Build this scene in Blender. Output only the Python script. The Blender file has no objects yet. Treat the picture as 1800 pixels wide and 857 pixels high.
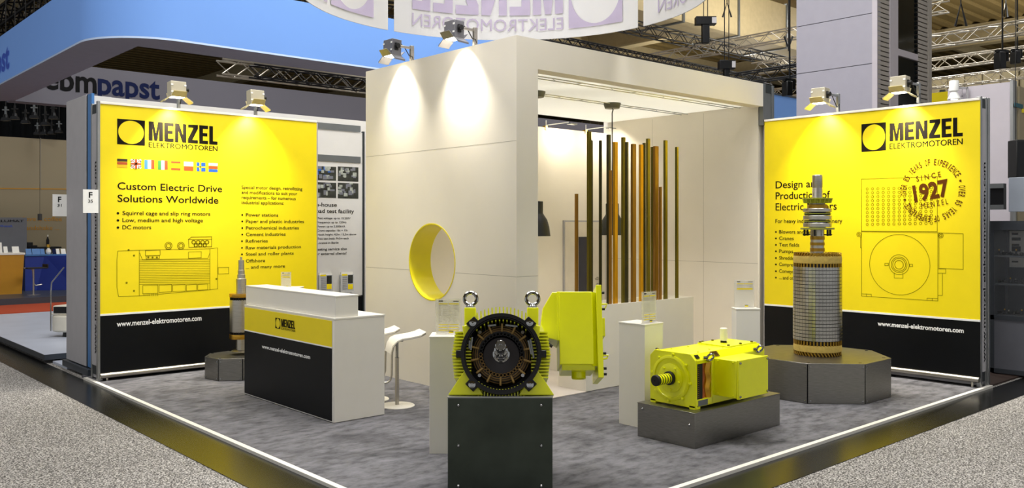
import bpy, bmesh, math, random
from mathutils import Matrix, Vector
random.seed(7)
PI = math.pi
SC = bpy.context.scene
COL = SC.collection
R = math.radians

# ------------------------------------------------------------------ camera, world, lights, exposure
F, HY, YAW, EYE = 1529.3, 396.2, 0.840463, 1.945       # focal length in pixels of the 1800 px frame, horizon row, heading, eye height
S_, C_ = math.sin(YAW), math.cos(YAW)
cd = bpy.data.cameras.new('camera'); cam = bpy.data.objects.new('camera', cd); COL.objects.link(cam)
cam.location = (0, 0, EYE); cam.rotation_euler = (PI/2, 0, YAW - PI/2)
cd.sensor_width = 36; cd.lens = F*36/1800; cd.shift_x = 0.0; cd.shift_y = -(428.5-HY)/1800; cd.clip_end = 300
SC.camera = cam
vs = SC.view_settings
vs.view_transform = 'Standard'; vs.look = 'None'; vs.gamma = 1; vs.use_curve_mapping = False
vs.exposure = 0.08
W = bpy.data.worlds.new('hall_air'); SC.world = W; W.use_nodes = True
W.node_tree.nodes['Background'].inputs[0].default_value = (0.95, 0.97, 1.0, 1)
W.node_tree.nodes['Background'].inputs[1].default_value = 0.58
def area(name, loc, size, power, col=(1, .98, .95), rot=(0, 0, 0)):
    l = bpy.data.lights.new(name, 'AREA'); l.energy = power; l.size = size; l.color = col
    o = bpy.data.objects.new(name, l); COL.objects.link(o); o.location = loc; o.rotation_euler = rot
    return o
for (x, y, p) in ((5.5, 5.5, 680), (8.8, 8.6, 800), (1, 9, 600), (9, 1, 600), (16, 12, 600), (8, 17, 420), (22, 20, 1200), (24, 7, 900), (34, 14, 1200), (10, 26, 300)):
    area('hall_lamp', (x, y, 11.0), 3.5, p, (1, .985, .965))

for (x, y, p) in ((24, 13, 500), (34, 22, 700), (40, 8, 800)):      # added fill lights, unseen, that brighten the hall roof from below
    area('roof_fill', (x, y, 6.2), 1.2, p, (1, .95, .84), (PI, 0, 0))

# ------------------------------------------------------------------ from a photo row and column to a point on a real plane
def ray(px, py):
    xr = (px-900)/F
    return (xr*S_ + C_, -xr*C_ + S_, -(py-HY)/F)
def on_z(px, py, z=0.0):
    r = ray(px, py); t = (z-EYE)/r[2]; return Vector((r[0]*t, r[1]*t, z))
def on_x(px, py, X):
    r = ray(px, py); t = X/r[0]; return Vector((X, r[1]*t, EYE+r[2]*t))
def on_y(px, py, Y):
    r = ray(px, py); t = Y/r[1]; return Vector((r[0]*t, Y, EYE+r[2]*t))
def at_d(px, py, t):
    r = ray(px, py); return Vector((r[0]*t, r[1]*t, EYE+r[2]*t))
FACE = YAW - PI/2          # turn about z that makes a thing's front (-y) face the aisle corner

# ------------------------------------------------------------------ materials
def lin(c):
    return tuple((v/12.92 if v <= .04045 else ((v+.055)/1.055)**2.4) for v in c)
def rgb(h):
    return lin(tuple(int(h[i:i+2], 16)/255 for i in (0, 2, 4)))
def mat(name, h, rough=.5, metal=0.0, var=.04, scale=6.0, bump=0.0, bscale=60.0, emit=0.0, stretch=None, spec=None, trans=0.0, alpha=1.0, sheen=0.0, coat=0.0):
    m = bpy.data.materials.new(name); m.use_nodes = True
    nt = m.node_tree; n = nt.nodes; L = nt.links; b = n['Principled BSDF']
    c = rgb(h) if isinstance(h, str) else h
    tc = n.new('ShaderNodeTexCoord'); mp = n.new('ShaderNodeMapping'); L.new(tc.outputs['Object'], mp.inputs[0])
    if stretch: mp.inputs['Scale'].default_value = stretch
    tx = n.new('ShaderNodeTexNoise'); tx.inputs['Scale'].default_value = scale; tx.inputs['Detail'].default_value = 4
    L.new(mp.outputs[0], tx.inputs['Vector'])
    rp = n.new('ShaderNodeValToRGB'); rp.color_ramp.elements[0].position = .3; rp.color_ramp.elements[1].position = .7
    rp.color_ramp.elements[0].color = tuple(max(0, v*(1-var)) for v in c) + (1,)
    rp.color_ramp.elements[1].color = tuple(min(1, v*(1+var)) for v in c) + (1,)
    L.new(tx.outputs['Fac'], rp.inputs[0]); L.new(rp.outputs[0], b.inputs['Base Color'])
    b.inputs['Roughness'].default_value = rough; b.inputs['Metallic'].default_value = metal
    if spec is not None: b.inputs['Specular IOR Level'].default_value = spec
    if coat: b.inputs['Coat Weight'].default_value = coat; b.inputs['Coat Roughness'].default_value = .15
    if trans: b.inputs['Transmission Weight'].default_value = trans
    if alpha < 1: b.inputs['Alpha'].default_value = alpha
    if sheen: b.inputs['Sheen Weight'].default_value = sheen
    if emit: b.inputs['Emission Color'].default_value = c + (1,); b.inputs['Emission Strength'].default_value = emit
    if bump:
        t2 = n.new('ShaderNodeTexNoise'); t2.inputs['Scale'].default_value = bscale; L.new(mp.outputs[0], t2.inputs['Vector'])
        bp = n.new('ShaderNodeBump'); bp.inputs['Strength'].default_value = bump; bp.inputs['Distance'].default_value = .01
        L.new(t2.outputs['Fac'], bp.inputs['Height']); L.new(bp.outputs[0], b.inputs['Normal'])
    return m
def fabric_mat(name, h, through=.5):
    m = bpy.data.materials.new(name); m.use_nodes = True
    nt = m.node_tree; n = nt.nodes; L = nt.links; n.remove(n['Principled BSDF'])
    c = rgb(h) + (1,)
    wv = n.new('ShaderNodeTexNoise'); wv.inputs['Scale'].default_value = 3
    mx = n.new('ShaderNodeMixRGB'); mx.inputs[1].default_value = c; mx.inputs[2].default_value = tuple(v*.93 for v in c[:3]) + (1,)
    L.new(wv.outputs['Fac'], mx.inputs[0])
    d = n.new('ShaderNodeBsdfDiffuse'); t = n.new('ShaderNodeBsdfTranslucent'); s = n.new('ShaderNodeMixShader'); s.inputs[0].default_value = through
    L.new(mx.outputs[0], d.inputs[0]); L.new(mx.outputs[0], t.inputs[0])
    L.new(d.outputs[0], s.inputs[1]); L.new(t.outputs[0], s.inputs[2]); L.new(s.outputs[0], n['Material Output'].inputs[0])
    return m
def carpet_mat(name, stops, scale, detail=3, stretch=(1, 1, 1), second=None, rough=.95, bump=.4):
    m = bpy.data.materials.new(name); m.use_nodes = True
    nt = m.node_tree; n = nt.nodes; L = nt.links; b = n['Principled BSDF']
    tc = n.new('ShaderNodeTexCoord'); mp = n.new('ShaderNodeMapping'); mp.inputs['Scale'].default_value = stretch
    L.new(tc.outputs['Object'], mp.inputs[0])
    tx = n.new('ShaderNodeTexNoise'); tx.inputs['Scale'].default_value = scale; tx.inputs['Detail'].default_value = detail; tx.inputs['Roughness'].default_value = .65
    L.new(mp.outputs[0], tx.inputs['Vector'])
    rp = n.new('ShaderNodeValToRGB'); e = rp.color_ramp.elements
    e[0].position, e[0].color = stops[0][0], rgb(stops[0][1]) + (1,)
    e[1].position, e[1].color = stops[-1][0], rgb(stops[-1][1]) + (1,)
    for p, h in stops[1:-1]:
        k = e.new(p); k.color = rgb(h) + (1,)
    L.new(tx.outputs['Fac'], rp.inputs[0]); out = rp.outputs[0]
    if second:
        t2 = n.new('ShaderNodeTexNoise'); t2.inputs['Scale'].default_value = second[0]; t2.inputs['Detail'].default_value = 5; t2.inputs['Distortion'].default_value = .6
        L.new(tc.outputs['Object'], t2.inputs['Vector'])
        r2 = n.new('ShaderNodeValToRGB'); r2.color_ramp.elements[0].position = second[1]; r2.color_ramp.elements[1].position = second[2]
        r2.color_ramp.elements[0].color = (second[3],)*3 + (1,); r2.color_ramp.elements[1].color = (1, 1, 1, 1)
        L.new(t2.outputs['Fac'], r2.inputs[0])
        mx = n.new('ShaderNodeMixRGB'); mx.blend_type = 'MULTIPLY'; mx.inputs[0].default_value = 1
        L.new(out, mx.inputs[1]); L.new(r2.outputs[0], mx.inputs[2]); out = mx.outputs[0]
    L.new(out, b.inputs['Base Color']); b.inputs['Roughness'].default_value = rough; b.inputs['Specular IOR Level'].default_value = .15
    if bump:
        bp = n.new('ShaderNodeBump'); bp.inputs['Strength'].default_value = bump; bp.inputs['Distance'].default_value = .004
        L.new(tx.outputs['Fac'], bp.inputs['Height']); L.new(bp.outputs[0], b.inputs['Normal'])
    return m

M = dict(
    yellow=mat('banner_yellow', 'f6de00', .45, var=.015),
    black=mat('banner_black', '07090c', .45, var=.1, spec=.2),
    ink=mat('print_black', '18130c', .7, spec=.1), inkline=mat('print_line', '7c7200', .6, spec=.1), brown=mat('stamp_brown', '5a3006', .6, spec=.1),
    white=mat('white_laminate', 'efebe0', .35, var=.012), offwhite=mat('wall_paint', 'e6e0d2', .6, var=.02, scale=2),
    print_white=mat('print_white', 'f4f4f0', .5), seam=mat('panel_joint', '9a9484', .8),
    lime=mat('motor_lime', 'eef000', .3, var=.02, scale=10, coat=.2),
    hole=mat('hole_yellow', 'e0d21a', .3, var=.03),
    steel=mat('brushed_steel', 'b9b4a8', .33, 1, var=.12, scale=8, stretch=(1, 1, 30)),
    coresteel=mat('core_steel', 'b4b2ab', .27, 1, var=.08, scale=8), clearsheet=mat('printed_film', 'f1eee2', .4, var=.01, alpha=.38), rim=mat('fascia_rim', 'b4c8e6', .4), plinthsteel=mat('plinth_steel', '8b8983', .34, 1, var=.12, scale=6, stretch=(2, 2, 24)),
    darksteel=mat('dark_pedestal_steel', '4a5048', .42, 1, var=.2, scale=3),
    chrome=mat('chrome', '9c9c9a', .12, 1, var=.03), alu=mat('aluminium_profile', 'a9abab', .38, 1, var=.05),
    greyframe=mat('grey_frame', '75797a', .45, .6), darkframe=mat('dark_frame', '2e3436', .5, .3),
    palepanel=mat('pale_panel', 'd3d1cc', .6, var=.02), greypanel=mat('grey_panel', 'adabae', .6, var=.03), brass=mat('brass', 'c89a3c', .3, 1, var=.1),
    gold=mat('gold_bronze', 'a5822c', .4, .75, var=.15, scale=20), tape=mat('resin_tape', 'c0a552', .65, var=.12, scale=30),
    copper=mat('winding_brown', '6d5326', .6, .2, var=.3, scale=30), strap=mat('winding_tie', '8a6e36', .7, var=.2, scale=30),
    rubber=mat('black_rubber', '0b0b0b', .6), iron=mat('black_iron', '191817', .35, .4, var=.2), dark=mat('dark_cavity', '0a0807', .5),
    rotorred=mat('rotor_varnish', '1e0d0a', .3, var=.2), sleeve=mat('cable_sleeve', '8f9290', .5), orange=mat('orange_insulation', 'c0600e', .5, var=.1),
    goldcloth=mat('gold_insulation', 'd09a10', .35, .2, var=.25, scale=12), olive=mat('olive_slat', '6d6424', .35, .75, var=.12, stretch=(3, 3, .3)),
    goldslat=mat('gold_slat', 'c99414', .4, .55, var=.18, stretch=(6, 6, .5)), brownslat=mat('brown_slat', '8f661a', .45, .4, var=.22, stretch=(6, 6, .5)),
    darkslat=mat('dark_slat', '3d3a22', .4, .6, var=.15), lampgrey=mat('lamp_grey', '2f3130', .45, var=.05), lamphouse=mat('spot_housing', 'c3bca6', .45, .25),
    lamphousedark=mat('spot_housing_grey', '77777c', .4, .4), barn=mat('barn_door', 'd6c890', .4, .3), glow=mat('lit_lens', 'fff6e0', .5, emit=14), rosette=mat('ceiling_rose', '5c5a48', .5),
    lilac=mat('lilac_print', 'a79db4', .9), acrylic=mat('clear_acrylic', 'f2efe4', .12, var=.01, alpha=.10), paper=mat('paper', 'eceae2', .7), 
    blueglow=mat('backlit_blue', '6489c4', .6, emit=.26, var=.05, spec=.1, scale=.25), soffit=mat('soffit_grey', '77737f', .6), fascia=mat('fascia_grey', '5c5a63', .6, var=.04, scale=.5),
    navy=mat('navy_letter', '0c173c', .6, spec=.1), blackletter=mat('black_letter', '08080a', .6, spec=.1), blueletter=mat('blue_letter', '0a4fd0', .4),
    bluepanel=mat('blue_edge_panel', '3f77b4', .4), platform=mat('pale_platform', 'b5bccb', .35, var=.06, scale=2), edge=mat('platform_edge', '4a5058', .4, .4),
    beige=mat('beige_wall', '92876c', .7, var=.04, scale=.6), orangecounter=mat('orange_counter', 'b98208', .5), bluecounter=mat('blue_counter', '12308f', .5),
    greywall=mat('grey_wall', '6f7176', .6), red=mat('red_carpet', 'b0421c', .9), cream=mat('roof_cream', 'b9a983', .7, var=.06), roof=mat('roof_brown', '7d6a3e', .7, var=.15, stretch=(1, 12, 1)),
    hallwall=mat('hall_wall', '5c533a', .8, var=.12), darkhall=mat('dark_wall', '22262c', .8, var=.15), trussblack=mat('black_truss', '101114', .45, .4), trusssilver=mat('silver_truss', 'b5afa2', .35, .8),
    tower=mat('tower_lilac_grey', '9c9aa6', .6, var=.02), slatgrey=mat('louvre_slat', 'a29c94', .5), glass=mat('dark_glass', '12181a', .08, var=.2), lilacwall=mat('lilac_wall', 'b9b3ba', .6, var=.02),
    cloth=fabric_mat('white_cloth', 'f6f5ef', .5), ringcloth=fabric_mat('ring_cloth', 'e3e3e4', .45), screen=mat('grey_screen', '9aa2ae', .4), cab=mat('cabinet_grey', '4b5056', .5, .3),
    cabglass=mat('cabinet_glass', 'c8ccd0', .05, var=.02, alpha=.05), teal=mat('teal_card', '1f5560', .6), parts_dark=mat('machine_part', '1a1b1d', .4, .5), cream_machine=mat('cream_machine', 'd6d1c2', .4),
    silverleaf=mat('leaflet_holder', 'd5d8da', .15, alpha=.5), photo_blue=mat('photo_blue', '2a62b8', .5), photo_dark=mat('photo_dark', '2c2e26', .5, var=.6, scale=12), photo_light=mat('photo_light', '9fa49a', .5, var=.4, scale=15),
    fl_black=mat('flag_black', '2a1c08', .6), fl_red=mat('flag_red', 'b04a12', .6), fl_gold=mat('flag_gold', 'e6b400', .6), fl_blue=mat('flag_blue', '1f5fc0', .6), fl_lblue=mat('flag_lightblue', '4a8ae0', .6), fl_green=mat('flag_green', '3d8a3a', .6),
    fanlime=mat('fan_lime', 'b9bf3a', .5), discgreen=mat('disc_green', '8f9140', .55), doorwhite=mat('door_white', 'd9d2c2', .5), doorglass=mat('door_dark_glass', '2b2e3c', .2), purple=mat('photo_grey', '70727a', .6),
)
M['carpet'] = carpet_mat('hall_carpet', ((.36, '2e2d2c'), (.5, '7e7b77'), (.64, 'd6d2cc')), 75, 2, second=(.5, .3, .7, .86))
M['velour'] = carpet_mat('stand_velour', ((.3, '4a4a4d'), (.5, '6c6b6e'), (.75, '807e84')), 7, 6, (.8, 1.5, 1), second=(1.7, .36, .52, .66), bump=.15)
M['strip'] = mat('aisle_strip', '0b0b08', .24, var=.2, scale=2, spec=.45)
M['cabinfloor'] = mat('pale_floor', 'd9d0c8', .3, var=.05, scale=4)

M['umber'] = mat('umber_floor', '2e1c12', .8)
# ------------------------------------------------------------------ mesh builder
class B:
    def __init__(s): s.v = []; s.f = []; s.mi = []; s.m = Matrix(); s.k = 0; s.subs = []
    def add(s, vs, fs):
        o = len(s.v); s.v += [s.m @ Vector(p) for p in vs]
        for f in fs: s.f.append(tuple(i+o for i in f)); s.mi.append(s.k)
        return s
    def box(s, x0, x1, y0, y1, z0, z1):
        return s.add([(x, y, z) for z in (z0, z1) for y in (y0, y1) for x in (x0, x1)],
                     [(0, 2, 3, 1), (4, 5, 7, 6), (0, 1, 5, 4), (2, 6, 7, 3), (0, 4, 6, 2), (1, 3, 7, 5)])
    def quad(s, a, b, c, d): return s.add([a, b, c, d], [(0, 1, 2, 3)])
    def lathe(s, prof, n=32, mtx=None, closed=False):
        keep = s.m
        if mtx is not None: s.m = s.m @ mtx
        vs = []; fs = []
        for (r, z) in prof:
            for i in range(n):
                a = 2*PI*i/n; vs.append((r*math.cos(a), r*math.sin(a), z))
        m_ = len(prof)
        for j in range(m_ if closed else m_-1):
            for i in range(n):
                a, b = j*n+i, j*n+(i+1) % n; c, d = ((j+1) % m_)*n+(i+1) % n, ((j+1) % m_)*n+i
                fs.append((a, b, c, d))
        if not closed:
            if prof[0][0] > 1e-6: fs.append(tuple(reversed(range(n))))
            if prof[-1][0] > 1e-6: fs.append(tuple((m_-1)*n+i for i in range(n)))
        s.add(vs, fs); s.m = keep; return s
    def cyl(s, p0, p1, r, r2=None, n=20):
        p0, p1 = Vector(p0), Vector(p1); d = p1-p0
        q = d.to_track_quat('Z', 'Y').to_matrix().to_4x4()
        return s.lathe([(r, 0), (r if r2 is None else r2, d.length)], n, Matrix.Translation(p0) @ q)
    def torus(s, c, Rr, r, axis=(0, 0, 1), n=32, k=10, a0=0, a1=2*PI):
        q = Vector(axis).to_track_quat('Z', 'Y').to_matrix().to_4x4()
        return s.lathe([(Rr+r*math.cos(2*PI*j/k), r*math.sin(2*PI*j/k)) for j in range(k)], n, Matrix.Translation(Vector(c)) @ q, closed=True)
    def annulus(s, r0, r1, z0, z1, n=48, mtx=None): return s.lathe([(r0, z0), (r1, z0), (r1, z1), (r0, z1)], n, mtx, closed=True)
    def prism(s, poly, z0, z1, mtx=None):
        keep = s.m
        if mtx is not None: s.m = s.m @ mtx
        n = len(poly)
        s.add([(x, y, z0) for x, y in poly]+[(x, y, z1) for x, y in poly],
              [tuple(reversed(range(n))), tuple(range(n, 2*n))]+[(i, (i+1) % n, n+(i+1) % n, n+i) for i in range(n)])
        s.m = keep; return s
    def tube(s, pts, r, n=8):
        pts = [Vector(p) for p in pts]; vs = []; fs = []; ref = None
        for i, p in enumerate(pts):
            d = (pts[min(i+1, len(pts)-1)]-pts[max(i-1, 0)]).normalized()
            if ref is None: ref = d.orthogonal().normalized()
            ref = (ref-d*ref.dot(d)).normalized(); w = d.cross(ref)
            for j in range(n):
                a = 2*PI*j/n; vs.append(p+ref*r*math.cos(a)+w*r*math.sin(a))
        for i in range(len(pts)-1):
            for j in range(n): fs.append((i*n+j, i*n+(j+1) % n, (i+1)*n+(j+1) % n, (i+1)*n+j))
        fs += [tuple(reversed(range(n))), tuple((len(pts)-1)*n+j for j in range(n))]
        return s.add(vs, fs)
    def build(s, name, m, parent=None, bevel=0.0, smooth=True, loc=None):
        for q in s.subs:
            o_ = len(s.v); s.v += q.v; s.f += [tuple(i+o_ for i in f) for f in q.f]; s.mi += q.mi
        me = bpy.data.meshes.new(name); me.from_pydata([tuple(p) for p in s.v], [], s.f)
        for x in (m if isinstance(m, (list, tuple)) else [m]): me.materials.append(M[x] if isinstance(x, str) else x)
        me.polygons.foreach_set('material_index', s.mi)
        bm = bmesh.new(); bm.from_mesh(me); bmesh.ops.recalc_face_normals(bm, faces=bm.faces) if smooth != 'flat' else None
        bm.to_mesh(me); bm.free()
        if smooth is True:
            me.polygons.foreach_set('use_smooth', [True]*len(me.polygons)); me.set_sharp_from_angle(angle=R(32))
        me.update()
        o = bpy.data.objects.new(name, me); COL.objects.link(o)
        if parent: o.parent = parent
        if loc: o.location = loc
        if bevel:
            bv = o.modifiers.new('edge', 'BEVEL'); bv.width = bevel; bv.segments = 2; bv.limit_method = 'ANGLE'; bv.angle_limit = R(40)
        return o
def build_lines(b, name, m, parent):
    for q in b.subs: q.build(name, m, parent, smooth='flat')
def tag(o, label, cat, group=None, kind=None):
    o['label'] = label; o['category'] = cat
    if group: o['group'] = group
    if kind: o['kind'] = kind
    return o
def thing(name, label, cat, loc=(0, 0, 0), rotz=0.0, group=None, rotx=0.0):
    o = bpy.data.objects.new(name, None); COL.objects.link(o); o.empty_display_size = .1
    o.location = loc; o.rotation_euler = (rotx, 0, rotz)
    return tag(o, label, cat, group)
def struct(b, name, m, label, cat='room', **k):
    return tag(b.build(name, m, **k), label, cat, None, 'structure')
def copy_tree(o, parent=None):
    c = o.copy(); COL.objects.link(c)
    if parent: c.parent = parent
    for ch in list(o.children): copy_tree(ch, c)
    return c

# ------------------------------------------------------------------ lettering as flat ink
_tc = {}
BLOCK = {'M': (1.3, [((0, 0), (.27, 0), (.27, .64), (.40, 0), (.60, 0), (.73, .64), (.73, 0), (1, 0), (1, 1), (.65, 1), (.5, .40), (.35, 1), (0, 1))]),
 'E': (.86, [((0, 0), (1, 0), (1, .18), (.42, .18), (.42, .42), (.92, .42), (.92, .59), (.42, .59), (.42, .82), (1, .82), (1, 1), (0, 1))]),
 'N': (1.08, [((0, 0), (.31, 0), (.31, .58), (.64, 0), (1, 0), (1, 1), (.69, 1), (.69, .42), (.36, 1), (0, 1))]),
 'Z': (.98, [((0, 0), (1, 0), (1, .18), (.46, .18), (1, .80), (1, 1), (.04, 1), (.04, .82), (.54, .82), (0, .20))]),
 'L': (.82, [((0, 0), (1, 0), (1, .18), (.44, .18), (.44, 1), (0, 1))])}
def block_word(s, h):
    v = []; f = []; x = 0
    for ch in s:
        w, qs = BLOCK[ch]; w *= h*.52
        for q in qs: f.append(tuple(range(len(v), len(v)+len(q)))); v += [(x+a*w, b*h) for a, b in q]
        x += w+h*.065
    return v, f, 0, x-h*.065
def glyphs(s, bold=0.0):
    if s == 'MENZEL': return block_word(s, CAP+2*bold)
    if (s, bold) in _tc: return _tc[(s, bold)]
    cu = bpy.data.curves.new('t', 'FONT'); cu.body = s; cu.offset = bold; cu.resolution_u = 3; cu.fill_mode = 'FRONT'
    o = bpy.data.objects.new('t', cu); COL.objects.link(o); bpy.context.view_layer.update()
    me = bpy.data.meshes.new_from_object(o.evaluated_get(bpy.context.evaluated_depsgraph_get()))
    v = [(p.co.x, p.co.y) for p in me.vertices]; f = [tuple(p.vertices) for p in me.polygons]
    bpy.data.objects.remove(o); bpy.data.curves.remove(cu); bpy.data.meshes.remove(me)
    xs = [p[0] for p in v] or [0, 1]
    _tc[(s, bold)] = (v, f, min(xs), max(xs)); return _tc[(s, bold)]
CAP = max(p[1] for p in glyphs('H')[0])
def ink(b, s, o, u, v, w, cap, bold=0.0):
    """text s from baseline-left point o, running along u, upright along v, w wide, capitals cap tall"""
    o, u, v = Vector(o), Vector(u), Vector(v)
    if bold and 'M' in s and s != 'MENZEL':          # heavier strokes by printing twice
        nrm = u.cross(v)
        for k in (0, 1): ink(b, s, o+u*(k*bold*cap*1.6)+nrm*(k*.0004), u, v, w-bold*cap*1.6, cap)
        return
    V, Fc, x0, x1 = glyphs(s, bold); sx = w/(x1-x0); sy = cap/(CAP+bold*2)
    b.add([o+u*((x-x0)*sx)+v*(y*sy) for x, y in V], Fc)
def arc_ink(b, s, c, u, v, rad, a0, a1, cap, bold=0.0, fill=.85):
    n = len(s); c, u, v = Vector(c), Vector(u), Vector(v); st = (a1-a0)/n
    for i, ch in enumerate(s):
        if ch == ' ': continue
        a = a0+st*(i+.5); up = u*math.cos(a)+v*math.sin(a); rt = u*math.sin(a)-v*math.cos(a)
        if ch in '\u2022.':
            p = c+up*(rad+cap*.45); k = cap*.16
            b.add([p+rt*k*x+up*k*y for x, y in ((-1, -1), (1, -1), (1, 1), (-1, 1))], [(0, 1, 2, 3)]); continue
        wd = abs(st)*rad*fill*(.35 if ch == 'I' else 1)
        ink(b, ch, c+up*rad-rt*wd/2, rt, up, wd, cap, bold)
class Plane:
    """a printed face: px, py of the photo measured onto it"""
    def __init__(s, axis, k, u): s.axis, s.k, s.u = axis, k, Vector(u); s.v = Vector((0, 0, 1))
    def p(s, x, y): return on_y(x, y, s.k) if s.axis == 'y' else on_x(x, y, s.k)
    def text(s, b, t, x0, x1, ybase, capx, bold=0.0):
        a = s.p(x0, ybase); w = (s.p(x1, ybase)-a).dot(s.u); cap = s.p(x0, ybase-capx).z-a.z
        ink(b, t, a, s.u, s.v, w, cap, bold)
    def rect(s, b, x0, x1, y0, y1):
        a, c = s.p(x0, y0), s.p(x1, y1); a2, c2 = Vector((c.x, c.y, a.z)), Vector((a.x, a.y, c.z))
        b.quad(c2, c, a2, a)
    def line(s, b, pts, w=.005, close=False):
        P = [s.p(x, y) for x, y in pts]
        if close: P.append(P[0])
        s.wline(b, P, w)
    def wline(s, b, P, w=.005):
        nrm = s.u.cross(s.v)
        for a, c in zip(P, P[1:]):
            d = (c-a); 
            if d.length < 1e-6: continue
            d.normalize(); n = nrm.cross(d)*w/2; a, c = a-d*w/2, c+d*w/2
            b.quad(a-n, c-n, c+n, a+n)
    def circle(s, b, c, r, w=.005, n=32):
        s.wline(b, [c+s.u*r*math.cos(2*PI*i/n)+s.v*r*math.sin(2*PI*i/n) for i in range(n+1)], w)
def logo_block(b, pl, x0, x1, ytop, ybot):
    """dark square with a round opening"""
    a, c = pl.p(x0, ytop), pl.p(x1, ybot); w = (c-a).dot(pl.u); h = a.z-c.z
    ctr = a+pl.u*w/2-pl.v*h/2; n = 64; vs = []; fs = []
    for i in range(n):
        t = 2*PI*i/n+PI/4; ca, sa = math.cos(t), math.sin(t); k = 1/max(abs(ca), abs(sa))
        vs += [ctr+pl.u*ca*w*.46+pl.v*sa*h*.46, ctr+pl.u*ca*k*w/2+pl.v*sa*k*h/2]
    for i in range(n): j = (i+1) % n; fs.append((2*i, 2*i+1, 2*j+1, 2*j))
    b.add(vs, fs)
# ------------------------------------------------------------------ the setting
XL, YR = 3.39, 4.03            # the stand's two aisle edges
b = B().box(-14, 62, -14, 62, -.08, -.03)
struct(b, 'floor', 'carpet', 'grey speckled hall carpet of the aisles around the stand', 'floor')
b = B().box(2.89, XL-.05, 3.57, 24.0, -.03, -.024).box(2.89, 18, 3.57, YR-.05, -.03, -.0245)
struct(b, 'floor_strip', 'strip', 'glossy black strip along the edge of the stand', 'floor')
b = B().box(XL, 11.42, YR, 12.2, -.03, 0)
struct(b, 'floor_stand', 'velour', 'scuffed dark grey velour carpet of the yellow stand', 'floor')
b = B().box(XL-.05, XL, YR-.05, 11.95, -.03, .004)
struct(b, 'trim_1', 'white', 'white edge strip along the left side of the stand carpet', 'trim', bevel=.002)
b = B().box(XL, 11.42, YR-.05, YR, -.03, .004)
struct(b, 'trim_2', 'white', 'white edge strip along the right side of the stand carpet', 'trim', bevel=.002)
b = B().box(6.64, 11.1, 7.0, 9.9, 0, .006)
struct(b, 'floor_cabin', 'cabinfloor', 'pale floor inside the white cabin', 'floor')

b = B().box(11.46, 18, YR, 9, -.03, -.01)
struct(b, 'floor_showcase', 'umber', 'dark brown floor under the showcase at the right', 'floor')
# left tower wall with the round opening
HC, HR, TX0, TX1, TY0, TY1, TZ = (8.495, 1.505), .468, 6.30, 6.62, 6.963, 9.963, 4.0
def pierced(b, X, flip):
    n = 72; angs = sorted({2*PI*i/n for i in range(n)} | {math.atan2(z-HC[1], y-HC[0]) % (2*PI) for y in (TY0, TY1) for z in (0, TZ)})
    vs = []; fs = []
    for a in angs:
        c, s = math.cos(a), math.sin(a); t = 1e9
        if c > 1e-9: t = min(t, (TY1-HC[0])/c)
        if c < -1e-9: t = min(t, (TY0-HC[0])/c)
        if s > 1e-9: t = min(t, (TZ-HC[1])/s)
        if s < -1e-9: t = min(t, (0-HC[1])/s)
        vs += [(X, HC[0]+c*HR, HC[1]+s*HR), (X, HC[0]+c*t, HC[1]+s*t)]
    m_ = len(angs)
    for i in range(m_): j = (i+1) % m_; fs.append((2*i, 2*i+1, 2*j+1, 2*j))
    b.add(vs, fs)
b = B(); pierced(b, TX0, 0); pierced(b, TX1, 1)
for q in (((TX0, TY0, 0), (TX1, TY0, 0), (TX1, TY0, TZ), (TX0, TY0, TZ)), ((TX0, TY1, 0), (TX1, TY1, 0), (TX1, TY1, TZ), (TX0, TY1, TZ)), ((TX0, TY0, TZ), (TX1, TY0, TZ), (TX1, TY1, TZ), (TX0, TY1, TZ))): b.quad(*q)
wl = struct(b, 'wall_left', 'offwhite', 'tall white cabin wall with a round yellow opening', 'wall', smooth=False)
b = B().annulus(HR-.012, HR+.001, TX0-.004, TX1+.004, 72, Matrix.Translation((0, HC[0], HC[1])) @ Matrix.Rotation(PI/2, 4, 'Y'))
o = b.build('hole_lining', 'hole', wl); o['label'] = 'yellow lining of the round opening'
b = B()
for z in (1.39, 2.86): b.quad((TX0-.001, TY0, z), (TX0-.001, TY1, z), (TX0-.001, TY1, z+.004), (TX0-.001, TY0, z+.004)) if z > 2 else (b.quad((TX0-.001, TY0, z), (TX0-.001, HC[0]-HR, z), (TX0-.001, HC[0]-HR, z+.004), (TX0-.001, TY0, z+.004)), b.quad((TX0-.001, HC[0]+HR, z), (TX0-.001, TY1, z), (TX0-.001, TY1, z+.004), (TX0-.001, HC[0]+HR, z+.004)))
b.quad((TX0, TY0-.001, 1.39), (TX1, TY0-.001, 1.39), (TX1, TY0-.001, 1.394), (TX0, TY0-.001, 1.394))
b.build('panel_joint', 'seam', wl)
b = B().box(6.62, 11.12, 6.963, 7.16, 3.67, 4.0)
struct(b, 'lintel_front', 'offwhite', 'white lintel across the open front of the cabin', 'wall')
b = B().box(11.12, 11.4, 7.05, 10.06, 0, 4.0)
struct(b, 'wall_right', 'offwhite', 'right inner wall of the white cabin', 'wall')
b = B(); b.quad((11.119, 7.05, 1.39), (11.119, 9.9, 1.39), (11.119, 9.9, 1.394), (11.119, 7.05, 1.394))
for y in (8.0, 9.0): b.quad((11.119, y, 0), (11.119, y+.004, 0), (11.119, y+.004, 3.67), (11.119, y, 3.67))
struct(b, 'trim_3', 'seam', 'fine panel joints on the right cabin wall', 'trim', smooth='flat')
b = B().box(6.62, 11.12, 9.9, 10.0, 0, 3.5)
struct(b, 'wall_back', 'offwhite', 'cream back wall of the cabin with the door', 'wall')
b = B().box(6.62, 11.12, 7.16, 9.96, 3.70, 3.712)
struct(b, 'ceiling_cabin', 'cloth', 'white stretched cloth ceiling of the cabin', 'ceiling')
b = B()
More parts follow.
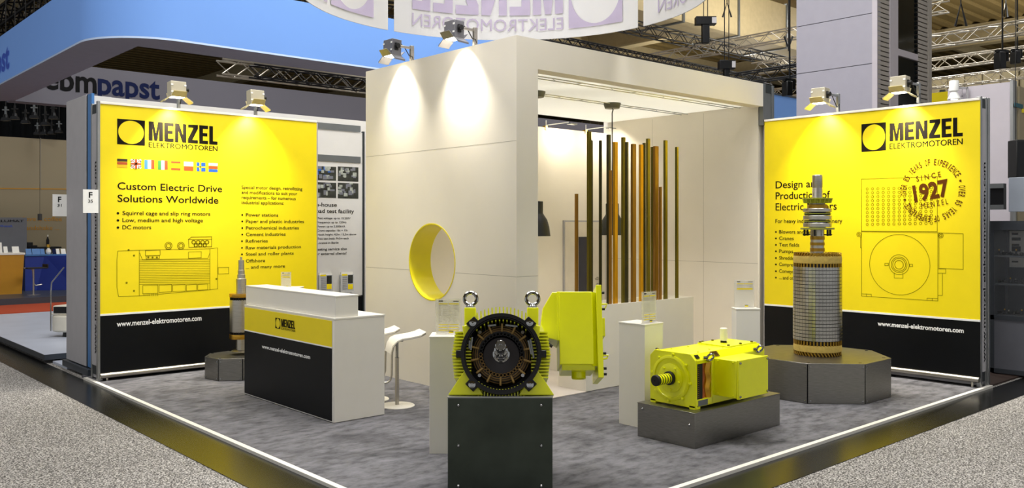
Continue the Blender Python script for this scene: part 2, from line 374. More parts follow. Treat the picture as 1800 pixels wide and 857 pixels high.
for y in (7.35, 8.30):
    for d in (0, .12): b.tube([(6.62, y+d, 3.685), (11.12, y+d, 3.685)], .006, 6)
    for i in range(9): x = 6.7+i*.52; b.tube([(x, y, 3.685), (x+(.18 if i % 2 else 0), y+.12, 3.685)], .005, 6)
struct(b, 'trim_4', 'alu', 'slim wire frames under the cabin cloth ceiling', 'trim')
# door of the cabin
pd = thing('door_1', 'white cabin door with a dark glass strip and lever handle', 'door'); pd['kind'] = 'structure'
a, c = on_y(992, 390, 9.89), on_y(1062, 390, 9.89)
b = B().box(a.x, c.x, 9.87, 9.899, 0, a.z); b.build('door_leaf', 'doorwhite', pd)
b = B().box(a.x-.028, a.x, 9.88, 9.899, 0, a.z+.028).box(c.x, c.x+.028, 9.88, 9.899, 0, a.z+.028).box(a.x, c.x, 9.88, 9.899, a.z, a.z+.028); b.build('door_frame', 'greypanel', pd)
g0, g1 = on_y(1017, 416, 9.87), on_y(1034, 520, 9.87); b = B().box(g0.x, g1.x, 9.862, 9.87, .3, g0.z); b.build('glass_strip', 'doorglass', pd)
h = on_y(1050, 489, 9.87); b = B().cyl((h.x, 9.87, h.z), (h.x, 9.81, h.z), .012, n=10).tube([(h.x, 9.815, h.z), (h.x-.11, 9.815, h.z)], .01).cyl((h.x, 9.87, h.z), (h.x, 9.862, h.z), .028).cyl((h.x, 9.87, h.z-.1), (h.x, 9.858, h.z-.1), .024); b.build('door_handle', 'steel', pd)
# stand walls that carry the banners
b = B().box(XL+.04, 6.5, 11.60, 11.86, 0.02, 3.47)
struct(b, 'wall_stand_left', 'greypanel', 'stand wall behind the left yellow banner', 'wall')
b = B().box(11.19, 11.40, 4.06, 7.0, 0.02, 3.47)
struct(b, 'wall_stand_right', 'greypanel', 'stand wall behind the right yellow banner', 'wall')
b = B().box(XL+.11, 8.6, 12.2, 12.225, 0, 3.65)
struct(b, 'wall_neighbour', 'palepanel', 'higher pale partition behind the left stand wall', 'wall')

def end_frame(name, label, pts, thick, m='greyframe'):
    """slim post frame at the end of a stand wall: two posts, cross bars and an infill"""
    t = thing(name, label, 'wall frame'); return t
# left wall end: faces the left aisle
t = thing('wall_end_frame', 'grey metal end frame of the left banner wall, web address running upward', 'frame')
for y in (11.56, 11.84): B().box(XL+.02, XL+.07, y, y+.045, 0, 3.5).build('post', 'alu', t, bevel=.004)
for z in (.06, 3.36, 2.62): B().box(XL+.03, XL+.07, 11.605, 11.84, z, z+.12).build('cross_bar', 'darkframe', t)
B().box(XL+.021, XL+.06, 11.605, 11.84, .18, 3.36).build('infill_panel', 'greypanel', t)
b = B(); z0 = on_x(168, 621, XL+.03).z; z1 = on_x(168, 284, XL+.03).z
ink(b, 'www.menzel-elektromotoren.com', (XL+.0195, 11.645, z0), (0, 0, 1), (0, 1, 0), z1-z0, .105, .02)
b.build('web_lettering', 'blackletter', t, smooth='flat')
# right wall end: faces the right aisle
t = thing('wall_end_frame', 'grey metal end frame of the right banner wall, web address running upward', 'frame')
for x in (11.17, 11.33): B().box(x, x+.05, YR+.0, YR+.05, 0, 3.5).build('post', 'alu', t, bevel=.004)
B().box(11.385, 11.44, YR-.01, YR+.05, 0, 3.5).build('post', 'alu', t, bevel=.004)
for z in (.06, 3.36, 2.62): B().box(11.22, 11.33, YR+.01, YR+.05, z, z+.12).build('cross_bar', 'darkframe', t)
B().box(11.22, 11.33, YR+.001, YR+.045, .18, 3.36).build('infill_panel', 'greypanel', t)
b = B(); z0 = on_y(1730, 637, YR).z; z1 = on_y(1730, 285, YR).z
ink(b, 'www.menzel-elektromotoren.com', (11.318, YR-.0005, z0), (0, 0, 1), (-1, 0, 0), z1-z0, .075, .02)
b.build('web_lettering', 'blackletter', t, smooth='flat')
# taller frame between lintel and right banner
t = thing('wall_frame', 'tall grey framed panel between the lintel and the right banner', 'frame')
for x in (11.13, 11.36): B().box(x, x+.06, 6.965, 7.045, 3.4, 4.0).build('post', 'greyframe', t, bevel=.004)
B().box(11.19, 11.36, 6.98, 7.03, 3.4, 3.88).build('infill_panel', 'greyframe', t)
B().box(11.19, 11.36, 6.97, 7.04, 3.88, 4.0).build('cross_bar', 'darkframe', t)

# ------------------------------------------------------------------ banners
def banner_base(t, axis, k, a0, a1, zbot, ztop, zwhite, front):
    """yellow field over black field, white line between, rails; front = -1 on the viewer's side"""
    def bx(b, p0, p1, q0, q1, z0, z1):
        lo, hi = sorted((p0, p1)); d0, d1 = sorted((k+q0, k+q1))
        return b.box(lo, hi, d0, d1, z0, z1) if axis == 'y' else b.box(d0, d1, lo, hi, z0, z1)
    bx(B(), a0, a1, 0, .03, zwhite+.012, ztop).build('yellow_field', 'yellow', t)
    bx(B(), a0, a1, 0, .03, zbot+.05, zwhite-.012).build('black_field', 'black', t)
    bx(B(), a0, a1, -.003, .03, zwhite-.012, zwhite+.012).build('white_line', 'print_white', t)
    bx(B(), a0, a1, -.012, .035, ztop, ztop+.03).build('top_rail', 'white', t, bevel=.003)
    p = (lambda x, z: (x, k-.02, z)) if axis == 'y' else (lambda x, z: (k-.02, x, z))
    B().cyl(p(a0, zbot+.035), p(a1, zbot+.035), .034, n=16).build('bottom_rail', 'steel', t)
    lo, hi = sorted((a0, a1))
    for x in (lo+.08, (lo+hi)/2, hi-.08): B().cyl(p(x, 0.0), p(x, zbot+.03), .014, n=10).build('rail_foot', 'steel', t)
YBN = 11.55
t = bl = thing('display_banner', 'large yellow and black banner with flags, motor drawing and bulleted industries', 'banner')
x0, x1 = on_y(175.5, 400, YBN).x, on_y(556.6, 400, YBN).x
banner_base(t, 'y', YBN, x0, x1, .03, 3.47, on_y(176, 553.4, YBN).z, -1)
B().box(x0-.03, x0, YBN-.015, YBN+.04, .0, 3.5).build('side_profile', 'alu', t)
pl = Plane('y', YBN-.0012, (1, 0, 0))
Z = lambda x, y: (170+x/3.4275, 170+y/3.4275)       # readings off an enlarged view of the photo
Z4 = lambda x, y: (170+x/3.175, 400+y/3.175)
def zt(b, s, xa, xb, yb, cap, zf, sc, bold=0.012):
    p, q = zf(xa, yb), zf(xb, yb); w = B(); w.m = b.m; b.subs.append(w); pl.text(w, s, p[0], q[0], p[1], cap/sc, bold)
b = B(); p, q = Z(123, 131), Z(291, 300); logo_block(b, pl, p[0], q[0], p[1], q[1]-1.5)
zt(b, 'MENZEL', 313, 728, 263, 116, Z, 3.4275, .035); zt(b, 'ELEKTROMOTOREN', 313, 728, 303, 31, Z, 3.4275, .028)
b.build('logo', 'ink', t, smooth='flat')
b = B(); zt(b, 'Custom Electric Drive', 125, 756, 557, 44, Z, 3.4275); zt(b, 'Solutions Worldwide', 125, 733, 632, 44, Z, 3.4275)
build_lines(b, 'headline_line', 'ink', t)
def dot(b, p, r=.011):
    if b.subs: b = b.subs[-1]
    b.add([p+pl.u*r*math.cos(2*PI*i/10)+pl.v*r*math.sin(2*PI*i/10) for i in range(10)], [tuple(range(10))])
b = B()
for s, xb, y in (('Squirrel cage and slip ring motors', 684, 711), ('Low, medium and high voltage', 640, 754), ('DC motors', 329, 797)):
    zt(b, s, 155, xb, y, 24, Z, 3.4275); dot(b, pl.p(*Z(128, y-10)), .016)
build_lines(b, 'motor_list_line', 'ink', t)
b = B()
for s, xb, y in (('Special motor design, retrofitting', 1239, 553), ('and modifications to suit your', 1208, 584), ('requirements \u2013 for numerous', 1199, 615), ('industrial applications:', 1128, 645)):
    zt(b, s, 873, xb, y, 20, Z, 3.4275)
build_lines(b, 'intro_text_line', 'ink', t)
b = B()
for s, xb, y in (('Power stations', 1094, 720), ('Paper and plastic industries', 1249, 759), ('Petrochemical industries', 1218, 799), ('Cement industries', 1138, 838)):
    zt(b, s, 899, xb, y, 20, Z, 3.4275); dot(b, pl.p(*Z(877, y-9)), .013)
for s, xb, y in (('Refineries', 955, 83), ('Raw materials production', 1140, 120), ('Steel and roller plants', 1099, 156), ('Offshore', 940, 194), ('... and many more', 1051, 229)):
    zt(b, s, 832, xb, y, 18, Z4, 3.175)
    dot(b, pl.p(*Z4(811, y-8)), .013)
build_lines(b, 'industry_list_line', 'ink', t)
b = B(); zt(b, 'www.menzel-elektromotoren.com', 112, 585, 551, 30, Z4, 3.175, .02)
b.build('web_address_lettering', 'print_white', t, smooth='flat')
# the eight flags
fx = ((123, 185), (206, 268), (288, 348), (369, 428), (448, 505), (525, 582), (602, 655), (674, 729))
def stripes(b, pa, pb, cols, vert):
    n = len(cols)
    for i, k in enumerate(cols):
        if k is None: continue
        b.k = k
        if vert: pl.rect(b, pa[0]+(pb[0]-pa[0])*i/n, pa[0]+(pb[0]-pa[0])*(i+1)/n, pa[1], pb[1])
        else: pl.rect(b, pa[0], pb[0], pa[1]+(pb[1]-pa[1])*i/n, pa[1]+(pb[1]-pa[1])*(i+1)/n)
names = ('black red gold flag', 'union flag', 'blue white red flag', 'green white red flag', 'red yellow red flag', 'white over red flag', 'blue flag with yellow cross', 'white red blue flag')
for i, (xa, xb) in enumerate(fx):
    ya = 372+i*3.7; pa, pb = Z(xa, ya), Z(xb, ya+56); b = B(); mats = ['print_white', 'fl_red', 'fl_blue', 'fl_black', 'fl_gold', 'fl_green', 'fl_lblue', 'yellow']
    if i == 0: stripes(b, pa, pb, (3, 1, 4), False)
    elif i == 2: stripes(b, pa, pb, (6, 0, 1), True)
    elif i == 3: stripes(b, pa, pb, (5, 0, 1), True)
    elif i == 4: stripes(b, pa, pb, (1, 7, 7, 1), False)
    elif i == 5: stripes(b, pa, pb, (0, 1), False)
    elif i == 7: stripes(b, pa, pb, (0, 1, 2), False)
    elif i == 1:
        b.k = 3; pl.rect(b, pa[0], pb[0], pa[1], pb[1]); k0 = pl.k; cx, cy = (pa[0]+pb[0])/2, (pa[1]+pb[1])/2
        for d, k, w in ((.001, 0, .045), (.002, 1, .018)):
            pl.k = k0-d; b.k = k
            pl.line(b, [(pa[0]+1.6, pa[1]+1.6), (pb[0]-1.6, pb[1]-1.6)], w*.55); pl.line(b, [(pa[0]+1.6, pb[1]-1.6), (pb[0]-1.6, pa[1]+1.6)], w*.55)
        for d, k, w in ((.003, 0, .058), (.004, 1, .034)):
            pl.k = k0-d; b.k = k; pl.rect(b, pa[0], pb[0], cy-w*57, cy+w*57); pl.rect(b, cx-w*57, cx+w*57, pa[1], pb[1])
        pl.k = k0
    elif i == 6:
        b.k = 2; k0 = pl.k; pl.rect(b, pa[0], pb[0], pa[1], pb[1]); pl.k = k0-.001; b.k = 7; cy = (pa[1]+pb[1])/2
        pl.rect(b, pa[0], pb[0], cy-1.4, cy+1.4); pl.rect(b, pa[0]+5, pa[0]+8, pa[1], pb[1]); pl.k = k0
    f = b.build('flag', mats, t, smooth='flat'); f['label'] = 'small '+names[i]
# line drawing of a motor
b = B(); ln = lambda pts, w=.006, close=False: pl.line(b, [Z4(*p) for p in pts], w, close)
ln([(118, 130), (238, 125), (238, 380), (122, 383), (113, 330), (113, 180)], close=True)
ln([(238, 125), (632, 117)]); ln([(238, 380), (635, 345), (675, 340), (675, 112), (632, 117), (632, 345)])
for i in range(15): y = 178+i*9.7; ln([(240, y+2), (630, y-2 if i > 8 else y)], .005)
ln([(240, 140), (255, 178), (620, 170), (632, 140)])
for xa, xb, y0, y1 in ((257, 342, 322, 368), (348, 418, 320, 360), (424, 494, 319, 356), (500, 558, 318, 352), (564, 620, 316, 348), (272, 354, 127, 156), (512, 584, 136, 170), (276, 350, 158, 174)):
    ln([(xa, y0), (xb, y0-3), (xb, y1-3), (xa, y1)], .006, True)
ln([(678, 222), (737, 221), (737, 256), (678, 258)], .006, True)
ln([(512, 65), (530, 52), (642, 50), (642, 105), (515, 109)], .008, True); ln([(512, 66), (642, 64)])
for i in range(4): pl.circle(b, pl.p(*Z4(541+i*25, 80)), .024, .009, 16)
for i in range(3): pl.circle(b, pl.p(*Z4(553+i*25, 98)), .022, .009, 16)
for x in (401, 470): pl.circle(b, pl.p(*Z4(x, 100)), .046, .007, 24); pl.circle(b, pl.p(*Z4(x, 100)), .028, .007, 24); ln([(x-14, 119), (x+14, 118)], .006)
for x, y in ((208, 155), (167, 307), (208, 352), (178, 124), (288, 165), (312, 165), (336, 165), (668, 285)): dot(b, pl.p(*Z4(x, y)), .013)
for i in range(8): ln([(264+i*11, 368), (264+i*11, 380)], .005)
b.build('motor_drawing', 'inkline', t, smooth='flat')

# right banner
XBN = 11.15
t = thing('display_banner', 'large yellow and black banner with round 1927 stamp and machine outline', 'banner')
ya, yb = 6.96, on_x(1722.5, 400, XBN).y
banner_base(t, 'x', XBN, ya, yb, .06, 3.45, on_x(1723, 563.6, XBN).z, -1)
pl = Plane('x', XBN-.0012, (0, -1, 0))
Z = lambda x, y: (1330+x/3.1745, 150+y/3.1745); Z5 = lambda x, y: (1480+x/2.522, 380+y/2.522); Z3 = lambda x, y: (1330+x/1.946, 280+y/1.946)
b = B(); p, q = Z(585, 217), Z(722, 362); logo_block(b, pl, p[0], q[0], p[1], q[1])
zt(b, 'MENZEL', 742, 1150, 312, 100, Z, 3.1745, .035); zt(b, 'ELEKTROMOTOREN', 742, 1150, 355, 31, Z, 3.1745, .028)
b.build('logo', 'ink', t, smooth='flat')
b = B(); zt(b, 'Design and', 106, 358, 574, 40, Z, 3.1745); zt(b, 'Production of', 106, 410, 635, 40, Z, 3.1745); zt(b, 'Electric Motors', 106, 447, 697, 40, Z, 3.1745)
build_lines(b, 'headline_line', 'ink', t)
b = B(); zt(b, 'For heavy industrial machinery', 105, 478, 767, 22, Z, 3.1745)
for s, xb, y in (('Blowers and fans', 196, 253), ('Cranes', 127, 275), ('Test fields', 146, 297), ('Pumps', 125, 319), ('Shredders', 140, 342), ('Compressors', 154, 364), ('Conveyors', 140, 387), ('... and others', 150, 409)):
    zt(b, s, 77, xb, y, 12, Z3, 1.946); dot(b, pl.p(*Z3(66, y-5)), .014)
build_lines(b, 'application_list_line', 'ink', t)
b = B(); zt(b, 'www.menzel-elektromotoren.com', 158, 540, 483, 20, Z5, 2.522, .03); b.build('web_address_lettering', 'print_white', t, smooth='flat')
b = B(); pl.k -= .001; c = pl.p(*Z(979, 586)); arc_ink(b, 'OVER 85 YEARS OF EXPERIENCE \u2022 OVER 85 YEARS OF EXPERIENCE \u2022 ', c, pl.u, pl.v, .318, R(189), R(189-360), .078, .014, .82)
th = R(9.5); uu = pl.u*math.cos(th)+pl.v*math.sin(th); vv = pl.v*math.cos(th)-pl.u*math.sin(th)
for s, dx, dy, w, cap, bd in (('S I N C E', -.168, .148, .305, .068, .01), ('1927', -.235, -.095, .44, .215, .04), ('M E N Z E L', -.16, -.20, .325, .066, .01)):
    ink(b, s, c+uu*dx+vv*dy, uu, vv, w, cap, bd)
b.build('anniversary_stamp', 'brown', t, smooth='flat'); pl.k += .001
b = B(); ln = lambda pts, w=.006, close=False: pl.line(b, [Z(*p) for p in pts], w, close); ln5 = lambda pts, w=.006, close=False: pl.line(b, [Z5(*p) for p in pts], w, close)
ln([(585, 522), (1008, 508), (1008, 815), (585, 812)], .006, True)
for i in range(13):
    for j in range(10): pl.circle(b, pl.p(*Z(617+i*29.8, 577+j*22-i*.6)), .0155, .005, 12)
ln5([(87, 67), (425, 72), (425, 375), (87, 353)], .006, True); ln5([(425, 73), (537, 77), (537, 235), (430, 230), (430, 73)])
ln5([(425, 232), (460, 233), (460, 252), (425, 252)]); ln5([(445, 252), (445, 350), (425, 350)]); ln5([(87, 90), (82, 92), (82, 140), (87, 140)])
for xx, yy in ((75, 80), (438, 85)): pl.circle(b, pl.p(*Z5(xx, yy)), .030, .006, 16); pl.circle(b, pl.p(*Z5(xx, yy)), .013, .006, 12)
cc = pl.p(*Z5(253, 214))
for r in (.388, .128, .100, .082, .055): pl.circle(b, cc, r, .006, 48)
ln5([(232, 250), (232, 273), (270, 274), (270, 250)]); ln5([(190, 208), (205, 208), (205, 218), (190, 218)], .006, True); ln5([(300, 212), (313, 212), (313, 222), (300, 222)], .006, True)
ln5([(87, 343), (130, 345), (130, 356)]); ln5([(377, 372), (377, 362), (425, 364)]); ln5([(108, 343), (108, 354)]); ln5([(400, 363), (400, 374)])
b.build('machine_drawing', 'inkline', t, smooth='flat')

# grey in-house banner in the recess
YIH = 12.15
t = thing('display_banner', 'pale grey in-house test facility banner half hidden by the yellow one', 'banner')
xa, xb = 5.7, on_y(637, 400, YIH).x; zw = on_y(637, 518, YIH).z
B().box(xa, xb, YIH, YIH+.03, zw, 3.45).build('print_field', 'palepanel', t)
B().box(xa, xb, YIH, YIH+.03, .05, zw-.02).build('black_field', 'black', t)
for y in (224, 279): z = on_y(600, y, YIH).z; B().box(xa, xb-.04, YIH-.012, YIH, z-.05, z+.05).build('cross_rail', 'greyframe', t)
B().box(xb, xb+.03, YIH-.02, YIH+.03, 0, 3.47).build('side_profile', 'darkframe', t)
pl = Plane('y', YIH-.003, (1, 0, 0)); Z = lambda x, y: (530+x/2.38, 180+y/2.38)
for i, (q, m_) in enumerate((((40, 264, 145, 327), 0), ((152, 267, 238, 331), 1), ((40, 332, 145, 399), 2), ((152, 335, 238, 402), 3))):
    b = B(); pl.k = YIH-.003; b.k = 0; p0, p1 = Z(q[0], q[1]), Z(q[2], q[3]); pl.rect(b, p0[0], p1[0], p0[1], p1[1]); pl.k = YIH-.004
    W_, H_ = p1[0]-p0[0], p1[1]-p0[1]
    rr = random.Random(i+3)
    for k in range(16):
        b.k = 1 if (i == 0 and k < 5) else 2 if k % 2 else 3; xx = p0[0]+rr.random()*W_*.8; yy = p0[1]+rr.random()*H_*.7; pl.k -= .0003
        pl.rect(b, xx, xx+W_*rr.uniform(.06, .2), yy, yy+H_*rr.uniform(.1, .3))
    b.build('workshop_photo', ['photo_dark', 'photo_blue', 'photo_light', 'purple'], t, smooth='flat')
pl.k = YIH-.003; b = B()
for s, xb_, y, cap in (('In-house', 148, 434, 17), ('load test facility', 220, 461, 17), ('Test voltage: up to 13.200V', 205, 487, 8.5), ('Frequency: up to 120Hz', 188, 504.5, 8.5), ('Power: up to 2.300kVA', 183, 522, 8.5), ('Crane capacity: 16t + 10t', 193, 539, 8.5), ('Hook height: 4,5m / 5,2m above', 229, 556, 8.5), ('Two test beds: 9x3m each', 197, 573, 8.5), ('Located in Berlin', 155, 591, 8.5), ('Testing service also', 190, 619, 11), ('for external clients!', 188, 638, 11)):
    zt(b, s, 66 if cap < 9 else (54 if cap > 12 else 56), xb_, y, cap, Z, 2.38)
build_lines(b, 'facility_text_line', 'ink', t)
for (q, lab) in (((561, 585, 477, 514), 'clear wall rack of leaflets, closer to the yellow banner'), ((599, 622, 476, 514), 'clear wall rack of leaflets, further from the yellow banner')):
    t = thing('leaflet_holder', lab, 'leaflet holder', (0, 0, 0), 0, 'leaflet racks on the grey banner')
    p0, p1 = on_y(q[0], q[2], YIH-.05), on_y(q[1], q[3], YIH-.05)
    B().box(p0.x, p1.x, YIH-.05, YIH-.012, p1.z, p0.z-.06).build('tray', 'silverleaf', t)
    b = B().box(p0.x+.01, p1.x-.012, YIH-.04, YIH-.02, p1.z+.01, p0.z-.02); b.build('leaflet', 'paper', t)
    b = B(); w = p1.x-p0.x; b.box(p0.x+w*.55, p1.x-.02, YIH-.0525, YIH-.051, p0.z-.2, p0.z-.07); b.k = 1; b.box(p0.x+w*.55, p1.x-.02, YIH-.0525, YIH-.051, p1.z+.06, p1.z+.14).box(p0.x+.02, p0.x+w*.5, YIH-.0525, YIH-.051, p0.z-.075, p0.z-.05); b.k = 2
    for i in range(7): b.box(p0.x+.03, p0.x+w*.5, YIH-.0525, YIH-.051, p0.z-.11-i*.03, p0.z-.1-i*.03)
    b.build('cover_print', ['photo_dark', 'yellow', 'purple'], t)
# ------------------------------------------------------------------ spotlights on arms
def spotlight(loc, rotz, label, group, power, dark=False, tilt=14, cone=96):
    ay = .19 if dark else .235
    t = thing('spotlight', label, 'spotlight', loc, rotz, group)
    hs = 'lamphousedark' if dark else 'lamphouse'; bd = 'lamphousedark' if dark else 'barn'
    tm = Matrix.Rotation(R(-3), 4, 'X'); nb = lambda: setattr_m(B(), tm)
    nb().box(-.1, .1, -.07, .07, .0, .20).build('housing', hs, t, bevel=.006)
    b = nb()
    for z in (.05, .14):
        for x in (-.085, .085): b.box(x-.014, x+.014, -.076, -.07, z, z+.02)
    b.build('latch', 'print_white', t)
    for sx in (-1, 1):
        nb().prism([(0, 0), (.085, -.055), (.085, -.075), (0, -.006)], -.075, .075, Matrix.Translation((sx*.1, 0, 0)) @ Matrix.Scale(sx, 4, (1, 0, 0)) @ Matrix.Rotation(PI/2, 4, 'X')).build('barn_door', bd, t)
    for sy in (-1, 1):
        nb().prism([(-.1, 0), (.1, 0), (.085, .09), (-.085, .09)], 0, .006, Matrix.Translation((0, sy*.07, 0)) @ Matrix.Rotation(R(-45 if sy < 0 else -135), 4, 'X') @ Matrix.Rotation(PI, 4, 'X')).build('barn_door', bd, t)
    nb().box(-.08, .08, -.055, .055, -.004, .003).build('lens', 'glow', t)
    B().box(.1, .115, -.02, .02, .06, .15).cyl((.11, 0, .11), (.15, 0, .11), .03, n=14).build('tilt_knob', 'rubber', t)
    B().box(.115, .13, -.015, ay+.03, .095, .125).box(.105, .14, ay, ay+.05, -.12 if not dark else -.066, .14).build('bracket_arm', 'steel' if dark else 'alu', t, bevel=.003)
    b = B(); b.tube([(.09, .06, .16), (.11, .12, .10), (.13, ay-.02, -.05+.06*dark), (.14, ay+.02, .0), (.135, ay+.04, -.12+.07*dark)], .006, 6).build('cable', 'rubber', t)
    l = bpy.data.lights.new('spot_beam', 'SPOT'); l.energy = power; l.spot_size = R(cone); l.spot_blend = 1.0; l.shadow_soft_size = .05; l.color = (1, .93, .80)
    o = bpy.data.objects.new('spot_beam', l); COL.objects.link(o); o.parent = t; o.location = (0, 0, -.02); o.rotation_euler = (R(tilt), 0, 0)
    return t
def setattr_m(b, m): b.m = m; return b
g = 'barn-door spotlights over the stand walls'
spotlight((4.31, 11.36, 3.615), 0, 'barn-door spotlight above the flags and logo of the left banner', g, 300)
spotlight((5.40, 11.36, 3.615), 0, 'barn-door spotlight above the industry list of the left banner', g, 300)
spotlight((10.96, 5.99, 3.60), -PI/2, 'barn-door spotlight on the right banner, nearer the cabin', g, 300)
spotlight((10.96, 4.91, 3.62), -PI/2, 'barn-door spotlight on the right banner, above its logo', g, 300)
spotlight((6.135, 9.10, 4.06), -PI/2, 'barn-door spotlight on top of the tall white wall, nearer its far end', g, 170, True, 20, 90)
spotlight((6.135, 7.85, 4.075), -PI/2, 'barn-door spotlight on top of the tall white wall, nearer its corner', g, 260, True, 20, 90)

# ------------------------------------------------------------------ reception counter
t = thing('reception_counter', 'white reception counter with yellow and black printed front', 'counter', (4.404, 7.544, 0))
D, Lc, Hd = .592, 2.005, 1.035
B().box(0, D, 0, Lc, 0.004, Hd-.02).build('body', 'white', t, bevel=.004)
B().box(-.003, D+.003, -.003, Lc, Hd-.02, Hd).build('worktop', 'white', t, bevel=.003)
B().box(.03, .29, .02, Lc+.03, Hd, 1.243).build('raised_ledge', 'white', t, bevel=.004)
B().box(.027, .293, .017, Lc+.033, 1.236, 1.252).build('ledge_top', 'white', t, bevel=.003)
B().box(-.006, 0, .035, Lc-.01, .748, 1.005).build('yellow_field', 'yellow', t)
B().box(-.006, 0, .035, Lc-.01, .018, .735).build('black_field', 'black', t)
B().box(-.007, 0, .03, Lc-.01, .735, .748).build('white_line', 'print_white', t)
pl = Plane('x', 4.395, (0, -1, 0)); Z = lambda x, y: (400+x/2.597, 430+y/2.597)
inv = Matrix.Translation((-4.404, -7.544, 0))
b = setattr_m(B(), inv); p, q = Z(218, 332), Z(240, 386); logo_block(b, pl, p[0], q[0], p[1], q[1]-1)
zt(b, 'MENZEL', 245, 308, 373, 36, Z, 2.597, .035); zt(b, 'ELEKTROMOTOREN', 245, 309, 386, 10, Z, 2.597); b.build('logo', 'ink', t, smooth='flat')
b = setattr_m(B(), inv); zt(b, 'www.menzel-elektromotoren.com', 157, 377, 470, 17, Z, 2.597, .03); b.build('web_address_lettering', 'print_white', t, smooth='flat')

# ------------------------------------------------------------------ bar stools
def bar_stool(loc, rz, label):
    t = thing('bar_stool', label, 'stool', loc, rz, 'white bar stools behind the counter')
    B().lathe([(.0, 0), (.19, 0), (.19, .006), (.185, .010), (.03, .013), (0, .013)], 40).build('base_plate', 'white', t)
    B().cyl((0, 0, .01), (0, 0, .52), .021, n=20).build('column', 'steel', t)
    B().cyl((0, 0, .52), (0, 0, .72), .016, n=20).cyl((0, 0, .517), (0, 0, .523), .0225).build('gas_lift', 'chrome', t)
    side = [(-.27, .295), (-.24, .29), (-.14, .29), (-.11, .31), (-.095, .36), (-.09, .60), (-.075, .665), (-.035, .712), (.02, .732), (.13, .745), (.22, .762), (.275, .79)]
    for s in (-1, 1): B().tube([(x, s*.17, z) for x, z in side], .011, 10).build('side_bar', 'steel', t)
    B().cyl((-.27, -.17, .295), (-.27, .17, .295), .011, n=12).build('footrest', 'steel', t)
    top = [(-.097, .60), (-.081, .67), (-.04, .722), (.015, .745), (.125, .757), (.22, .774), (.285, .803)]
    b = B(); vs = []; fs = []
    for x, z in top:
        w = .185 if x < .27 else .155
        vs += [(x, -w, z), (x, w, z), (x-.004, w, z-.018), (x-.004, -w, z-.018)]
    for i in range(len(top)-1):
        for j in range(4): fs.append((i*4+j, i*4+(j+1) % 4, i*4+4+(j+1) % 4, i*4+4+j))
    fs += [(0, 1, 2, 3), tuple(len(vs)-4+j for j in (3, 2, 1, 0))]
    b.add(vs, fs); o = b.build('seat', 'white', t, bevel=.006); 
    B().box(-.03, .06, -.03, .03, .695, .715).build('seat_mount', 'rubber', t)
    return t
bar_stool((5.345, 7.83, 0), R(-22), 'white bar stool on a disc base, fully seen beside the counter')
bar_stool((5.33, 8.30, 0), R(-22), 'white bar stool mostly hidden behind the counter and the other stool')

# ------------------------------------------------------------------ plinths with clear sign holders
def plinth(loc, rz, w, d, h, label):
    t = thing('plinth', label, 'plinth', loc, rz, 'white sign plinths')
    B().box(0, w, 0, d, .0, h-.012).build('body', 'white', t, bevel=.002)
    B().box(-.004, w+.004, -.004, d+.004, h-.012, h).build('top_board', 'white', t, bevel=.002)
    return t
def sign_holder(loc, rz, label, w=.21, h=.297, rows=12):
    t = thing('sign_holder', label, 'sign holder', loc, rz, 'clear data sheet holders')
    B().box(-.008, w+.008, -.005, -.002, 0, h+.012).box(-.008, w+.008, .003, .006, 0, h+.012).box(-.008, w+.008, -.03, .05, .0, .004).build('acrylic_stand', 'acrylic', t)
    B().box(0, w, -.001, .002, .006, h+.004).build('data_sheet', 'clearsheet', t)
    b = B(); f = lambda x0, x1, z0, z1, k: (setattr(b, 'k', k), b.quad((x0*w, -.0062, z0*h), (x1*w, -.0062, z0*h), (x1*w, -.0062, z1*h), (x0*w, -.0062, z1*h)))
    f(.10, .28, .955, .985, 0); f(.70, .93, .955, .975, 0)
    f(.10, .48, .875, .905, 1); f(.52, .93, .875, .905, 1)
    rr = random.Random(int(loc[0]*100))
    for i in range(rows):
        for x0 in (.10, .28, .38, .52, .70, .80):
            if rr.random() < .8: f(x0, x0+rr.uniform(.04, .13), .84-i*.043, .852-i*.043, 2)
    for z in (.27, .19, .11): 
        if rows > 8: f(.10, .48, z, z+.022, 1); f(.52, .93, z, z+.022, 1)
        else: f(.10, .93, .75-z*.3, .77-z*.3, 1)
    f(.52, .70, .03, .075, 1); f(.52, .70, .077, .095, 0)
    b.build('sheet_print', ['ink', 'yellow', 'seam'], t, smooth='flat')
    return t
plinth((4.426, 5.998, 0), FACE, .30, .30, 1.0, 'white plinth behind the open motor on the black pedestal')
sign_holder((4.426+.045*S_+.16*C_, 5.998-.045*C_+.16*S_, 1.0), FACE, 'clear data sheet holder on the plinth behind the open motor')
plinth((6.50, 5.354, 0), 0, .275, .325, 1.0, 'white plinth at the shaft end of the lime motor on steel')
sign_holder((6.515, 5.40, 1.0), 0, 'clear data sheet holder on the plinth by the lime motor shaft')
pc = at_d(1294, 541.7, 9.6)
plinth((pc.x, pc.y, 0), FACE, .264, .2, 1.03, 'white plinth in the corner between the cabin wall and right banner')
sign_holder((pc.x+.02*S_+.13*C_, pc.y-.02*C_+.13*S_, 1.03), FACE, 'clear data sheet holder on the plinth next to the right banner', rows=3)
ps = at_d(487, 503, 11.2)
plinth((ps.x, ps.y, 0), FACE, .275, .28, 1.145, 'white plinth hidden behind the counter except for its holder')
sign_holder((ps.x+.03*S_+.10*C_, ps.y-.03*C_+.10*S_, 1.145), FACE, 'clear data sheet holder rising behind the counter ledge', .12, .19, 3)

